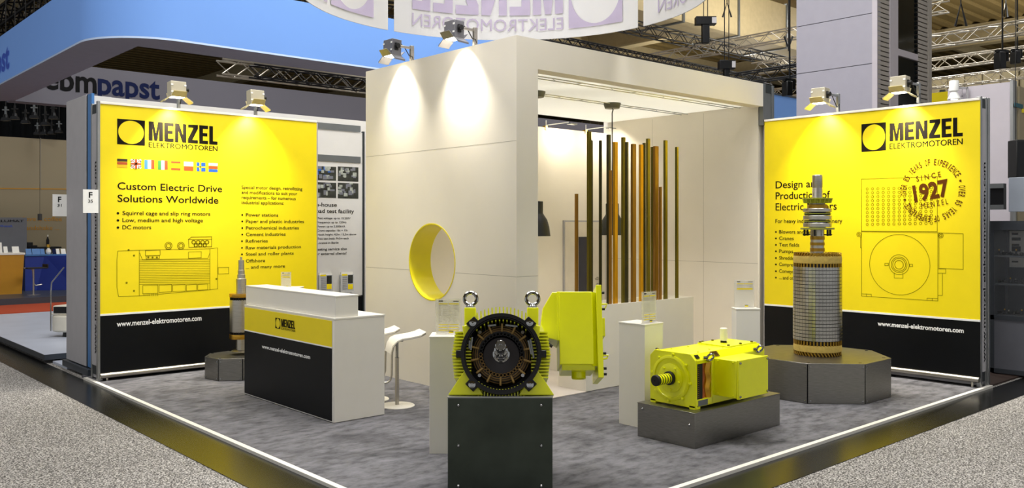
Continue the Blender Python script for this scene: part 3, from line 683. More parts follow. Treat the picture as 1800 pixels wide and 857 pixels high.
# ------------------------------------------------------------------ black pedestal and the open motor
fwd = Vector((C_, S_, 0)); rgt = Vector((S_, -C_, 0))
pos = fwd*6.25 + rgt*(-.085)
t = thing('motor_pedestal', 'black steel pedestal under the open lime motor at the front corner', 'pedestal', pos, FACE)
TH = 16
zb = .718-.72*math.tan(R(TH))
b = B(); b.add([(-.376, 0, 0), (.376, 0, 0), (.376, .72, 0), (-.376, .72, 0), (-.376, 0, .712), (.376, 0, .712), (.376, .72, zb), (-.376, .72, zb)],
      [(0, 3, 2, 1), (4, 5, 6, 7), (0, 1, 5, 4), (1, 2, 6, 5), (2, 3, 7, 6), (3, 0, 4, 7)]); b.build('body', 'darksteel', t, smooth=False)
B().box(-.378, .378, -.004, .02, .708, .718).build('top_edge', 'alu', t)
for x in (-.30, .295):
    for z in (.655, .365, .075): B().lathe([(0, .012), (.008, .010), (.013, .003), (.013, 0)], 12, Matrix.Translation((x, -.0005, z)) @ Matrix.Rotation(PI/2, 4, 'X')).build('screw', 'chrome', t)
mo = thing('electric_motor', 'lime yellow electric motor with open end and bare shaft on black pedestal', 'motor', pos+fwd*.03+Vector((0, 0, .722)), FACE, None, R(-TH))
def Lp(px, py, y):
    """local x, z of the tilted motor for a photo point at local depth y, by intersecting the view line with that local plane"""
    mw = Matrix.Translation(Vector(mo.location)) @ Matrix.Rotation(FACE, 4, 'Z') @ Matrix.Rotation(R(-TH), 4, 'X'); iv = mw.inverted()
    o = iv @ Vector((0, 0, EYE)); d = iv.to_3x3() @ Vector(ray(px, py)); k = (y-o.y)/d.y; q = o+d*k; return q.x, q.z
cx, zc = Lp(881, 621, 0)
YM = lambda y: Matrix.Translation((cx, y, zc)) @ Matrix.Rotation(-PI/2, 4, 'X')     # local z of a lathe runs along +y
B().lathe([(.263, .06), (.285, .06), (.285, .70), (.10, .74), (.001, .74), (.001, .72), (.263, .68)], 48, YM(0), True).build('stator_frame', 'lime', mo)
fin = lambda b: b.build('cooling_fin', 'lime', mo)
for s in (-1, 1):
    for i in range(15):
        z = -.165+i*.0236; r = .365-.02*abs(z)/.165
        fin(B().box(*sorted((cx+s*.22, cx+s*r)), .05, .66, zc+z-.0045, zc+z+.0045))
for i in range(14):
    x = -.182+i*.028; z1 = math.sqrt(.358**2-x*x*.9); z0 = math.sqrt(.27**2-x*x)
    fin(B().box(cx+x-.0045, cx+x+.0045, .06, .66, zc+z0-.02, zc+z1))
for i in range(16):
    x = -.165+i*.022; z0 = math.sqrt(.27**2-x*x)
    fin(B().box(cx+x-.005, cx+x+.005, .06, .66, zc-.31, zc-z0+.02))
# corner arms with lifting pads, feet
for s in (-1, 1):
    sc = Matrix.Translation((cx, 0, zc)) @ Matrix.Rotation(PI/2, 4, 'X')
    f = lambda pts: [(s*x, z) for x, z in pts] if s > 0 else [(s*x, z) for x, z in reversed(pts)]
    B().prism(f([(.275, .10), (.29, .21), (.205, .225), (.115, .270), (.20, .207), (.257, .137)]), -.40, -.035, sc).build('corner_web', 'lime', mo, bevel=.004)
    B().prism(f([(.19, .20), (.275, .16), (.278, .352), (.192, .352)]), -.20, -.05, sc).build('lifting_pad', 'lime', mo, bevel=.006)
    hb = -zc/1+.004
    B().prism(f([(.168, -.238), (.264, -.118), (.30, -.165), (.385, hb), (.13, hb), (.15, -.26)]), -.14, -.03, sc).build('foot', 'lime', mo, bevel=.004)
    B().prism(f([(.168, -.238), (.264, -.118), (.30, -.165), (.385, hb), (.13, hb), (.15, -.26)]), -.62, -.50, sc).build('foot', 'lime', mo, bevel=.004)
    e = B(); ex, ez = cx+s*.234, zc+.352
    e.torus((ex, .10, ez+.075), .047, .0135, (0, 1, 0), 28, 10); e.build('eyebolt', 'chrome', mo)
    B().lathe([(.036, 0), (.036, .012), (.022, .03), (.022, .036)], 18, Matrix.Translation((ex, .10, ez))).build('eyebolt_collar', 'chrome', mo)
# end ring with lugs and bolts
b = B().annulus(.270, .296, -.02, .05, 64, YM(0)); o = b.build('end_ring', 'iron', mo)
for k in range(4):
    a = R((47, 133, 227, 313)[k]); rx, rz = cx+math.cos(a)*.308, zc+math.sin(a)*.308
    B().box(-.04, .04, -.015, .05, -.028, .03).build('ring_lug', 'iron', o, bevel=.004, loc=None).matrix_local = Matrix.Translation((rx, 0, rz)) @ Matrix.Rotation(PI/2-a, 4, 'Y')
    B().lathe([(.026, 0), (.026, .006), (.018, .008), (.018, .022), (.008, .024), (.008, .014), (0, .014)], 6 if k > 9 else 18, Matrix.Translation((rx, -.014, rz)) @ Matrix.Rotation(PI/2, 4, 'X')).build('ring_bolt', 'chrome', o)
for s in (-1, 1): B().box(*sorted((cx+s*.285, cx+s*.33)), -.018, .04, zc-.03, zc+.022).build('ring_lug', 'iron', o, bevel=.004)
# inside
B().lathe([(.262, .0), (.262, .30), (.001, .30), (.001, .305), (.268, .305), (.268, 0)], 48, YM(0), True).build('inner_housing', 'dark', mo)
B().annulus(.145, .215, .10, .30, 48, YM(0)).build('stator_core', 'iron', mo)
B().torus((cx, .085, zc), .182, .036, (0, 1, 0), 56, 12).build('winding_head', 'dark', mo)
for r, y in ((.208, .065), (.192, .05), (.178, .047)): B().torus((cx, y, zc), r, .0055, (0, 1, 0), 56, 6).build('winding_lead', 'copper', mo)
for i in range(14):
    a = 2*PI*i/14+.2
    for r in (.178,):
        o = B().box(-.007, .007, .028, .075, -.024, .036).build('winding_tie', 'strap', mo, bevel=.003)
        o.matrix_local = Matrix.Translation((cx+math.cos(a)*.192, 0, zc+math.sin(a)*.192)) @ Matrix.Rotation(PI/2-a, 4, 'Y')
for i in range(36):
    a = 2*PI*i/36; rr = .152
    o = B().torus((0, 0, 0), .012, .0042, (0, 1, 0), 10, 6).build('coil_end', 'copper' if 18 <= i else 'iron', mo)
    o.location = (cx+math.cos(a)*rr, .055, zc+math.sin(a)*rr)
for (x0, z0, x1, z1) in ((-.10, .21, -.04, .216), (.03, .216, .12, .205), (.20, .10, .222, .0), (.215, .11, .24, -.03), (-.215, .125, -.225, .03), (-.235, .10, -.235, .04)):
    B().cyl((cx+x0, .03, zc+z0), (cx+x1, .03, zc+z1), .0075, n=10).build('cable_sleeve', 'sleeve', mo)
for a in (135, 45, 225, 315):
    B().cyl((cx+.222*math.cos(R(a)), .05, zc+.222*math.sin(R(a))), (cx+.222*math.cos(R(a)), .0, zc+.222*math.sin(R(a))), .013, n=8).build('terminal_screw', 'chrome', mo)
rt_ = B().lathe([(0, .11), (.135, .11), (.14, .12), (.14, .28)], 40, YM(0)).build('rotor_end', 'rotorred', mo)
sh = B().lathe([(.062, .11), (.062, .02), (.053, .015), (.053, -.09), (.048, -.095), (.048, -.20), (.037, -.21), (.037, -.415), (.032, -.42), (.012, -.42), (.010, -.40), (0, -.40)], 32, YM(0)).build('shaft', 'chrome', mo)
# terminal box on the right
def boxl(px0, px1, py0, py1, y0, y1, yf):
    a = Lp(px0, py1, yf); c = Lp(px1, py0, yf); return a[0], c[0], y0, y1, a[1], c[1]
tb = B().box(*boxl(984, 1041, 512, 640, .22, .66, .22)).build('terminal_box', 'lime', mo, bevel=.006)
q0, q1 = Lp(1041, 642, .22), Lp(1041, 512, .22); q2, q3 = Lp(1053, 642, .26), Lp(1053, 512, .26)
B().prism([(q0[0], .225), (q2[0], .27), (q2[0], .66), (q0[0], .66)], q0[1], q1[1]).build('box_flank', 'lime', tb)
l0, l1 = Lp(1051, 664, .25), Lp(1056, 502, .25)
lid = B().box(l0[0], l1[0], .21, .70, l0[1], l1[1]).build('box_lid', 'lime', tb, bevel=.003)
for z in (.92, .74, .26, .10, .04): zz = l0[1]+(l1[1]-l0[1])*z; B().cyl((l1[0], .24, zz), (l1[0]+.025, .24, zz), .010, n=10).build('lid_screw', 'rubber', lid)
for z0, z1 in ((.76, .81), (.21, .25)):
    za, zb_ = l0[1]+(l1[1]-l0[1])*z0, l0[1]+(l1[1]-l0[1])*z1
    B().tube([(l1[0], .30, za), (l1[0]+.035, .30, za+.005), (l1[0]+.05, .30, zb_), (l1[0], .30, zb_)], .007, 8).build('lid_handle', 'lime', lid)
za, zb_ = l0[1]+(l1[1]-l0[1])*.46, l0[1]+(l1[1]-l0[1])*.66
B().box(l1[0], l1[0]+.03, .30, .50, za, zb_).build('lid_cover', 'lime', lid, bevel=.004)
u0, u1 = Lp(988, 650, .24), Lp(1046, 638, .24); B().box(u0[0], u1[0], .25, .64, u0[1], u1[1]).build('gland_plate', 'lime', tb, bevel=.003)
gx, gz = (Lp(1004, 655, .4)[0]+Lp(1030, 655, .4)[0])/2, u0[1]
B().lathe([(.055, .0), (.055, -.045), (.050, -.05), (.044, -.05), (.044, -.02), (0, -.02)], 28, Matrix.Translation((gx, .40, gz))).build('cable_entry', 'lime', tb)
dk = [Lp(*p, .22) for p in ((962, 592), (951, 568), (954, 541), (971, 512), (984, 512), (984, 598))]
B().prism([(x, z) for x, z in reversed(dk)], -.60, -.24, Matrix.Rotation(PI/2, 4, 'X')).build('box_neck', 'lime', mo, bevel=.004)
nb0 = Lp(979, 513, .23)[0]; nn = (Lp(984, 598, .23)[1], Lp(984, 512, .23)[1]); B().box(nb0, nb0+.02, .225, .63, nn[0], nn[1]).build('neck_flange', 'lime', mo, bevel=.003)
kz = Lp(968, 607, .2); B().cyl((kz[0]-.02, .2, kz[1]+.015), (kz[0]+.012, .2, kz[1]-.008), .012, n=10).build('drain_plug', 'rubber', mo)

# ------------------------------------------------------------------ steel plinth and the lime DC motor
t = thing('steel_plinth', 'low brushed steel plinth under the lime motor with cutaway side', 'plinth', (6.24, 4.58, 0))
B().box(0, 1.37, 0, .645, 0, .305).build('body', 'plinthsteel', t, bevel=.003)
B().box(-.003, 1.373, -.003, .648, .305, .312).build('top_sheet', 'plinthsteel', t, bevel=.002)
for y, z in ((.585, .26), (.06, .20)): B().lathe([(0, .012), (.007, .01), (.012, .003), (.012, 0)], 12, Matrix.Translation((-.0005, y, z)) @ Matrix.Rotation(-PI/2, 4, 'Y')).build('bolt', 'chrome', t)
dm = thing('electric_motor', 'low lime yellow motor with cutaway side showing orange and gold windings', 'motor', (6.34, 4.905, .314))
SEC = [(-.255, 0), (.255, 0), (.255, .435), (.20, .49), (-.20, .49), (-.255, .435)]     # y, z section
X2 = lambda x: Matrix(((0, 0, 1, x), (1, 0, 0, 0), (0, 1, 0, 0), (0, 0, 0, 1)))          # (y, z, along x)
B().prism([(-.255, .012), (.255, .012), (.255, .435), (.20, .49), (-.20, .49), (-.255, .435)], 0, .032, X2(0)).build('end_shield', 'lime', dm, bevel=.005)
for y in (-.22, .22): B().box(0, .08, y-.03, y+.03, 0, .03).build('foot', 'lime', dm)
B().prism([(-.25, .02), (.25, .02), (.25, .43), (.19, .485), (-.19, .485), (-.25, .43)], 0, .865, X2(.255)).build('frame', 'lime', dm, bevel=.006)
B().prism([(-.25, .40), (.25, .40), (.25, .43), (.19, .485), (-.19, .485), (-.25, .43)], 0, .235, X2(.03)).build('roof_panel', 'lime', dm, bevel=.003)
B().box(.03, .27, .225, .25, .02, .41).build('side_panel', 'lime', dm)
B().box(.03, .27, -.25, .25, .02, .085).build('floor_rail', 'lime', dm, bevel=.003)
b = B().box(.05, .19, -.2525, -.24, .025, .075); b.build('vent_plate', 'greyframe', dm)
B().cyl((.03, 0, .26), (.26, 0, .26), .14, n=36).build('armature', 'dark', dm)
B().box(.034, .118, -.247, -.10, .086, .40).build('brush_frame', 'rubber', dm)
for i in range(16): B().box(.050, .058, -.252, -.245, .10+i*.018, .106+i*.018).build('brush_stud', 'brass', dm)
b = B()
def wavy(x0, x1, y, amp, ph, zlo=.085, zhi=.405):
    bb = B(); n = 14; vs = []; fs = []
    for i in range(n+1):
        z = zlo+(zhi-zlo)*i/n; w = amp*math.sin(ph+i*.9)
        for x in (x0+w, (x0+x1)/2+w, x1+w): vs.append((x, y+(-.02 if x == (x0+x1)/2+w else 0), z))
        vs.append((x1+w, y+.15, z)); vs.append((x0+w, y+.15, z))
    for i in range(n):
        for j in range(5): fs.append((i*5+j, i*5+(j+1) % 5, i*5+5+(j+1) % 5, i*5+5+j))
    fs += [(4, 3, 2, 1, 0), tuple(n*5+j for j in range(5))]
    bb.add(vs, fs); return bb
wavy(.124, .178, -.220, .009, .3).build('orange_winding', 'orange', dm)
wavy(.180, .252, -.236, .011, 1.4).build('gold_winding', 'goldcloth', dm)
NX = lambda x, y, z: Matrix.Translation((x, y, z)) @ Matrix.Rotation(-PI/2, 4, 'Y')      # lathe axis along -x
B().lathe([(.205, 0), (.205, .010), (.190, .016), (.178, .016), (.172, .006), (.155, .004)], 56, NX(0, .012, .252)).build('raised_ring', 'lime', dm)
B().lathe([(.132, .0), (.132, .012), (.124, .015), (.05, .015)], 48, NX(0, .012, .252)).build('bearing_cover', 'lime', dm)
for i in range(8):
    a = 2*PI*i/8+.12; B().lathe([(.014, 0), (.014, .012), (.008, .016), (0, .016)], 12, NX(-.0, .012+.222*math.cos(a), .252+.222*math.sin(a)) if False else NX(0, .012+.215*math.cos(a), .252+.215*math.sin(a))).build('cover_bolt', 'lime', dm)
for i in range(5):
    a = 2*PI*i/5+.9; B().lathe([(.011, .012), (.011, .024), (.006, .027), (0, .027)], 10, NX(0, .012+.105*math.cos(a), .252+.105*math.sin(a))).build('cover_bolt', 'lime', dm)
B().lathe([(.062, .01), (.062, .04), (.055, .045)], 30, NX(0, .012, .252)).build('shaft_seal', 'rubber', dm)
s_ = B().lathe([(.047, .0), (.047, .205), (.044, .209)], 30, NX(0, .012, .252)).build('shaft', 'lime', dm)
for x in (.06, .095, .13, .165): B().annulus(.040, .0478, x, x+.011, 30, NX(0, .012, .252)).build('shaft_groove', 'rubber', s_)
B().lathe([(.049, .198), (.049, .226), (.045, .231), (.008, .231), (.006, .226), (0, .226)], 30, NX(0, .012, .252)).build('shaft_cap', 'rubber', s_)
# terminal box on the near side
tb = B().box(.29, .755, -.485, -.24, .095, .43).build('terminal_box', 'lime', dm, bevel=.005)
B().box(.285, .76, -.512, -.488, .09, .437).build('box_lid', 'lime', tb, bevel=.004)
for x in (.305, .74):
    for z in (.115, .412): B().lathe([(.011, 0), (.011, .010), (.006, .014), (0, .014)], 10, Matrix.Translation((x, -.512, z)) @ Matrix.Rotation(PI/2, 4, 'X')).build('lid_screw', 'chrome', tb)
for y in (-.29, -.45):
    for z in (.115, .412): B().lathe([(.008, 0), (.008, .008), (0, .010)], 10, NX(.29, y, z)).build('box_bolt', 'lime', tb)
for x, y in ((.165, -.255), (.97, -.25), (.06, .23), (.80, .25)):
    e = B(); e.torus((x+.03, y-.02 if y < 0 else y, .45), .036, .0105, (.25, 1 if y < 0 else -1, .55), 26, 10); e.cyl((x-.03, y+.01 if y < 0 else y-.01, .45), (x, y-.015 if y < 0 else y, .45), .012, n=10); e.build('eyebolt', 'chrome', dm)
M45 = Matrix.Translation((0, -.222, .4605)) @ Matrix.Rotation(R(-43), 4, 'X')
bb = setattr_m(B(), M45); bb.box(.29, .39, -.003, .003, -.028, .03); bb.build('nameplate', 'gold', dm)
bb = setattr_m(B(), M45); bb.box(.04, .09, -.006, -.001, -.02, .018); bb.build('warning_plate', 'iron', dm)
bb = setattr_m(B(), M45)
for i in range(4): bb.box(.305, .375, -.0045, -.003, -.018+i*.011, -.013+i*.011)
bb.build('nameplate_text', 'ink', dm)
B().box(.64, 1.11, -.17, .19, .485, .497).build('hatch_cover', 'lime', dm, bevel=.003)
for x, y in ((.66, -.15), (1.05, -.15), (.66, .17), (1.05, .17), (.86, -.15), (.86, .17)): B().lathe([(.013, 0), (.013, .012), (0, .014)], 10, Matrix.Translation((x, y, .497))).build('hatch_bolt', 'olive', dm)
b = B().lathe([(.030, .0), (.030, .012), (.028, .014), (.028, .02)], 20, Matrix.Translation((.83, .02, .497))).build('sensor_base', 'rubber', dm)
B().lathe([(.036, .02), (.036, .135), (.032, .14), (0, .14)], 24, Matrix.Translation((.83, .02, .497))).build('sensor', 'white', dm)
for x in (.34, .37): 
    for z in (.36, .27, .16): B().lathe([(.006, 0), (.006, .005), (0, .006)], 8, Matrix.Translation((x, -.25, z)) @ Matrix.Rotation(PI/2, 4, 'X')).build('side_screw', 'lime', dm)
for x, y in ((.17, -.16), (.40, -.12), (.40, .12), (.17, .14), (.57, -.15)): B().lathe([(.009, 0), (.009, .006), (0, .008)], 10, Matrix.Translation((x, y, .486))).build('roof_screw', 'lime', dm)
B().lathe([(.12, 0), (.12, .05), (.11, .06), (0, .06)], 36, Matrix.Translation((1.12, -.10, .30)) @ Matrix.Rotation(PI/2, 4, 'Y')).build('end_flange', 'lime', dm)

# ------------------------------------------------------------------ octagonal steel bases and rotors
def octa(name, label, loc, rz, ap, h):
    t = thing(name, label, 'base', loc, rz, 'octagonal steel bases'); Rr = ap/math.cos(PI/8)
    poly = [(Rr*math.cos(PI/8+i*PI/4), Rr*math.sin(PI/8+i*PI/4)) for i in range(8)]
    B().prism([(x*.985, y*.985) for x, y in poly], 0, h-.01).build('core', 'rubber', t, smooth=False)
    side = 2*ap*math.tan(PI/8)
    for i in range(8):
        a = i*PI/4; o = B().box(ap-.012, ap, -side/2+.008, side/2-.008, .004, h-.008).build('side_panel', 'plinthsteel', t, bevel=.002); o.rotation_euler = (0, 0, a)
        for y in (-1, 1):
            for z in (.03, h-.04): B().lathe([(.010, 0), (.010, .004), (0, .008)], 8, Matrix.Translation((ap, y*(side/2-.03), z)) @ Matrix.Rotation(PI/2, 4, 'Y')).build('panel_screw', 'chrome', o)
    B().prism(poly, h-.01, h).build('top_plate', 'plinthsteel', t, bevel=.002)
    for i in range(8): B().lathe([(.018, 0), (.018, .003), (0, .004)], 12, Matrix.Translation((poly[i][0]*.90, poly[i][1]*.90, h))).build('plate_screw', 'chrome', t)
    return t
OC = Vector((9.49, 5.235, 0))
octa('octagonal_base', 'wide octagonal steel base under the tall gridded rotor by the right banner', OC, 0, .75, .44)
z_ = lambda y: EYE-(y-HY)/148.7        # silhouette rows of the big rotor to heights
SQ = .935
rot = thing('rotor', 'tall upright rotor with gridded steel core, slip rings and lime fan', 'rotor', OC+Vector((-.005, -.018, .44)), 0)
h0 = .44
def lz(prof): return [(r*SQ, max(.002, z_(y)-h0)) for r, y in prof]
B().lathe(lz([(.27, 612), (.27, 458)]), 56).build('core_body', 'iron', rot)
b = B(); n = 44; ns = 21
for j in range(ns):
    ya = 467.5+(594.5-467.5)*j/ns; yb_ = 467.5+(594.5-467.5)*(j+1)/ns-1.0
    for i in range(n):
        a0, a1 = 2*PI*(i+.03)/n, 2*PI*(i+.97)/n; z1, z0 = z_(ya)-h0, z_(yb_)-h0; r = .292*SQ
        v = [(r*math.cos(a), r*math.sin(a), z) for z in (z0, z1) for a in (a0, a1)]+[(.272*SQ*math.cos(a), .272*SQ*math.sin(a), z) for z in (z0, z1) for a in (a0, a1)]
        b.add(v, [(0, 1, 3, 2), (4, 6, 7, 5), (0, 4, 5, 1), (2, 3, 7, 6), (0, 2, 6, 4), (1, 5, 7, 3)])
o = b.build('steel_core', 'coresteel', rot, smooth=False)
for ya, yb_, nm in ((449, 461, 'upper'), (602, 613, 'lower')):
    B().lathe(lz([(.26, yb_+1), (.287, yb_), (.291, (ya+yb_)/2), (.287, ya), (.26, ya-1)]), 56).build('resin_band', 'tape', rot)
B().lathe(lz([(.262, 450), (.262, 444), (.16, 444), (.16, 447)]), 40).build('coil_ring', 'gold', rot)
B().lathe(lz([(.20, 621.5), (.255, 621), (.262, 613)]), 40).build('coil_ring', 'copper', rot)
for i in range(44):
    a = 2*PI*i/44; k = .06
    for (ya, yb_, sl) in ((443, 450, .09), (613.5, 621, -.09)):
        z1, z0 = z_(ya)-h0, max(.003, z_(yb_)-h0)
        B().add([(r*math.cos(a+d+s), r*math.sin(a+d+s), z) for z, s in ((z0, 0), (z1, sl)) for r, d in ((.25*SQ, 0), (.285*SQ, 0), (.285*SQ, k), (.25*SQ, k))],
                [(0, 3, 2, 1), (4, 5, 6, 7), (0, 1, 5, 4), (1, 2, 6, 5), (2, 3, 7, 6), (3, 0, 4, 7)]).build('winding_bar', 'gold', rot)
b1 = B()
for i in range(44):
    a = 2*PI*(i+.5)/44
    for (ya, yb_) in ((461, 468), (594.5, 602)):
        z1, z0 = z_(ya)-h0, z_(yb_)-h0; c, s = math.cos(a), math.sin(a)
        b1.add([(r*c-w*s, r*s+w*c, z) for z in (z0, z1) for r, w in ((.26*SQ, -.008), (.288*SQ, -.008), (.288*SQ, .008), (.26*SQ, .008))], [(0, 3, 2, 1), (4, 5, 6, 7), (0, 1, 5, 4), (1, 2, 6, 5), (2, 3, 7, 6), (3, 0, 4, 7)])
o = b1.build('winding_teeth', 'gold', rot); o['kind'] = 'stuff'
B().lathe(lz([(.16, 446), (.083, 443), (.083, 403), (.10, 403), (.10, 360), (.063, 348), (.063, 332), (.060, 331), (.060, 330), (.063, 329), (.063, 309), (.058, 308), (0, 308)]), 36).build('shaft', 'steel', rot)
for ya, yb_ in ((414.5, 420.5), (425.5, 430.5), (435.5, 441)): B().lathe(lz([(.07, yb_), (.088, yb_), (.088, ya), (.07, ya)]), 36).build('shaft_collar', 'gold', rot)
B().lathe(lz([(.10, 366), (.122, 366), (.122, 360), (.10, 359)]), 32).build('hub', 'gold', rot)
for ya, yb_ in ((366.4, 372.5), (378.8, 386), (391.4, 398.6)): B().lathe(lz([(.12, yb_), (.167, yb_), (.17, yb_-.6), (.17, ya+.6), (.167, ya), (.12, ya)]), 48).build('slip_ring', 'steel', rot)
for ya, yb_ in ((373.2, 378.2), (386.7, 390.8)):
    B().lathe(lz([(.11, yb_), (.155, yb_), (.155, ya), (.11, ya)]), 40).build('insulator_ring', 'rubber', rot)
    B().lathe(lz([(.16, (ya+yb_)/2+.5), (.168, (ya+yb_)/2+.4), (.168, (ya+yb_)/2-.4), (.16, (ya+yb_)/2-.5)]), 40).build('spacer_ring', 'fanlime', rot)
B().lathe(lz([(.10, 403.4), (.203, 403.2), (.203, 400), (.10, 399.6)]), 48).build('support_disc', 'discgreen', rot)
for a in range(6):
    c, s = math.cos(a*PI/3+.3), math.sin(a*PI/3+.3)
    B().cyl((.15*c, .15*s, z_(403)-h0), (.15*c, .15*s, z_(414)-h0), .013, n=10).cyl((.10*c, .10*s, z_(412)-h0), (.17*c, .17*s, z_(412)-h0), .008, n=8).build('lead_stud', 'iron', rot)
B().lathe(lz([(.06, 357.5), (.10, 357.5), (.11, 352), (.06, 352)]), 32).build('fan_hub', 'fanlime', rot)
B().lathe(lz([(.10, 353), (.165, 350.5), (.182, 349.5), (.182, 348.5), (.10, 351)]), 48).build('fan_disc', 'fanlime', rot)
for i in range(18):
    a = 2*PI*i/18; c, s = math.cos(a), math.sin(a); z1, z0 = z_(348.5)-h0, z_(357)-h0
    B().add([(r*c-w*s, r*s+w*c, z) for z, rr in ((z0, (.11, .165)), (z1, (.13, .183))) for r, w in ((rr[0]*SQ, -.003), (rr[1]*SQ, -.003), (rr[1]*SQ, .003), (rr[0]*SQ, .003))], [(0, 3, 2, 1), (4, 5, 6, 7), (0, 1, 5, 4), (1, 2, 6, 5), (2, 3, 7, 6), (3, 0, 4, 7)]).build('fan_blade', 'fanlime', rot)
# slim rotor behind the counter
OL = on_z(424, 622, .28); OL = Vector((OL.x, OL.y, 0))
octa('octagonal_base', 'small octagonal steel base behind the counter', OL+Vector((-.06, .02, 0)), R(10), .36, .28)
dL = OL.x*C_+OL.y*S_; k = F/dL; zl = lambda y: EYE-(440+y/4.283-HY)/k-.28
rl = thing('rotor', 'slim upright steel rotor with brass rings beside the counter', 'rotor', OL+Vector((0, 0, .28)), 0)
q = lambda prof: [(max(0, (x/4.283)/k), max(.0, zl(y))) for x, y in prof]
B().lathe(q([(38, 745), (38, 655), (38, 330), (37, 320), (37, 212), (30, 208), (29, 180), (25, 178), (25, 148), (22, 146), (21, 72), (8, 70), (8, 48), (0, 47)]), 32).build('shaft', 'steel', rl)
B().lathe(q([(70, 757), (72, 752), (60, 748), (38, 746)]), 40).build('foot_disc', 'steel', rl)
B().lathe(q([(40, 612), (82, 608), (83, 600), (83, 380), (82, 368), (40, 365)]), 48).build('core', 'steel', rl)
for ya, yb_ in ((322, 349), (626, 660)): B().lathe(q([(40, yb_), (85, yb_), (86, yb_-4), (86, ya+4), (85, ya), (40, ya)]), 48).build('brass_ring', 'brass', rl)
for ya, yb_ in ((349, 374), (604, 626)):
    B().lathe(q([(40, yb_), (72, yb_), (72, ya), (40, ya)]), 40).build('bar_gap', 'rubber', rl)
    for i in range(28):
        a = 2*PI*i/28; r0, r1 = 70/4.283/k, 82/4.283/k; c, s = math.cos(a), math.sin(a); w = .006
        B().add([(r*c-ww*s, r*s+ww*c, z) for z in (zl(yb_), zl(ya)) for r, ww in ((r0, -w), (r1, -w), (r1, w), (r0, w))], [(0, 3, 2, 1), (4, 5, 6, 7), (0, 1, 5, 4), (1, 2, 6, 5), (2, 3, 7, 6), (3, 0, 4, 7)]).build('rotor_bar', 'iron', rl)

# ------------------------------------------------------------------ inside the cabin: planter, slats, pendants, lamps, bench
t = thing('slat_planter', 'long low white box at the cabin front holding upright slats', 'planter', (7.43, 7.0, 0))
xr = on_y(1219, 521, 7.0).x-7.43
B().box(0, xr, 0, .022, 0, 1.0).build('front_panel', 'white', t); B().box(0, xr, .44, .46, 0, 1.0).build('back_panel', 'white', t)
B().box(0, .022, .02, .44, 0, 1.0).build('end_panel', 'white', t); B().box(xr-.022, xr, .02, .44, 0, 1.0).build('end_panel', 'white', t)
B().box(.02, xr-.02, .02, .44, .93, .955).build('inner_shelf', 'white', t)
SL = ((196, 6, 446, 'brownslat', .36, 'short thin brown'), (234, 10, 258, 'olive', .30, 'tall wide olive'), (240.5, 5, 285, 'darkslat', .40, 'tall thin dark'), (268, 4, 285, 'darkslat', .20, 'thin dark'),
      (293, 9, 268, 'darkslat', .12, 'tall dark'), (298, 4, 375, 'brownslat', .08, 'shorter brown'), (313, 11, 290, 'goldslat', .14, 'gold'), (337, 9, 276, 'olive', .22, 'tall olive'), (347, 6, 290, 'darkslat', .15, 'thin dark'),
      (367.5, 13, 296, 'brownslat', .16, 'wide brown'), (390.5, 10, 298, 'goldslat', .18, 'gold'), (399.5, 4.5, 293, 'darkslat', .26, 'thin dark'), (411.5, 9, 280, 'olive', .18, 'tall olive'), (424, 5, 305, 'olive', .26, 'thin olive'),
      (435, 14, 303, 'brownslat', .22, 'wide brown'), (448.5, 4, 425, 'brownslat', .16, 'short thin brown'), (464, 9, 285, 'olive', .26, 'olive'), (498, 6, 305, 'olive', .12, 'thin olive'))
ordn = ('first', 'second', 'third', 'fourth', 'fifth', 'sixth', 'seventh', 'eighth', 'ninth', 'tenth', 'eleventh', 'twelfth', 'thirteenth', 'fourteenth', 'fifteenth', 'sixteenth', 'seventeenth', 'last')
for i, (x, w, yt, m_, dy, what) in enumerate(SL):
    Y = 7.0+dy; p = on_y(900+x/1.713, 80+yt/1.713, Y); ww = w/1.713*(p.x*C_+p.y*S_)/F/ .82
    if p.x-ww/2 < 7.46: p.x = 7.46+ww/2
    b = B().box(p.x-ww/2, p.x+ww/2, Y-.008, Y+.028, .956, p.z)
    tag(b.build('slat', m_, None, bevel=.002), f'{what} slat, {ordn[i]} from the left in the planter', 'slat', 'upright slats in the white planter')
t = thing('bench', 'low white box seat inside the cabin beside the planter', 'bench', (8.2, 7.9, 0.006))
B().box(0, .40, 0, .55, 0, .40).build('body', 'white', t, bevel=.004); B().box(-.005, .405, -.005, .555, .40, .42).build('top_board', 'white', t, bevel=.004)
def pendant(x, y, label):
    t = thing('pendant_lamp', label, 'pendant lamp', (x, y, 3.70), 0, 'dark pendant lamps in the cabin')
    B().lathe([(.0, -.075), (.105, -.075), (.125, -.01), (.125, 0), (0, 0)], 36).build('ceiling_rose', 'rosette', t)
    dz = 3.70-(EYE-(413-HY)/F*12.5)     # down to the shade's rim
    B().tube([(0, 0, -.07), (.02, 0, -.09), (.0, 0, -.14), (0, 0, -dz+.45)], .008, 8).build('cord', 'rubber', t)
    B().lathe([(.016, .46), (.09, .455), (.094, .45), (.094, .30), (.105, .28), (.15, .21), (.175, .12), (.188, .02), (.192, 0), (.186, 0), (.180, .02), (.165, .12), (.14, .20), (.09, .285), (.088, .44), (.016, .45)], 40, Matrix.Translation((0, 0, -dz)), True).build('shade', 'lampgrey', t)
    B().lathe([(0, .10), (.035, .12), (.045, .16), (.03, .21), (.018, .25), (.018, .30)], 20, Matrix.Translation((0, 0, -dz))).build('bulb', 'glow', t)
    l = bpy.data.lights.new('bulb_light', 'POINT'); l.energy = 18; l.shadow_soft_size = .05; l.color = (1, .94, .82)
    o = bpy.data.objects.new('bulb_light', l); COL.objects.link(o); o.parent = t; o.location = (0, 0, -dz+.06)
pendant(9.41, 8.35, 'dark grey pendant lamp hanging behind the slats')
pendant(7.845, 8.29, 'dark grey pendant lamp half hidden by the cabin wall edge')
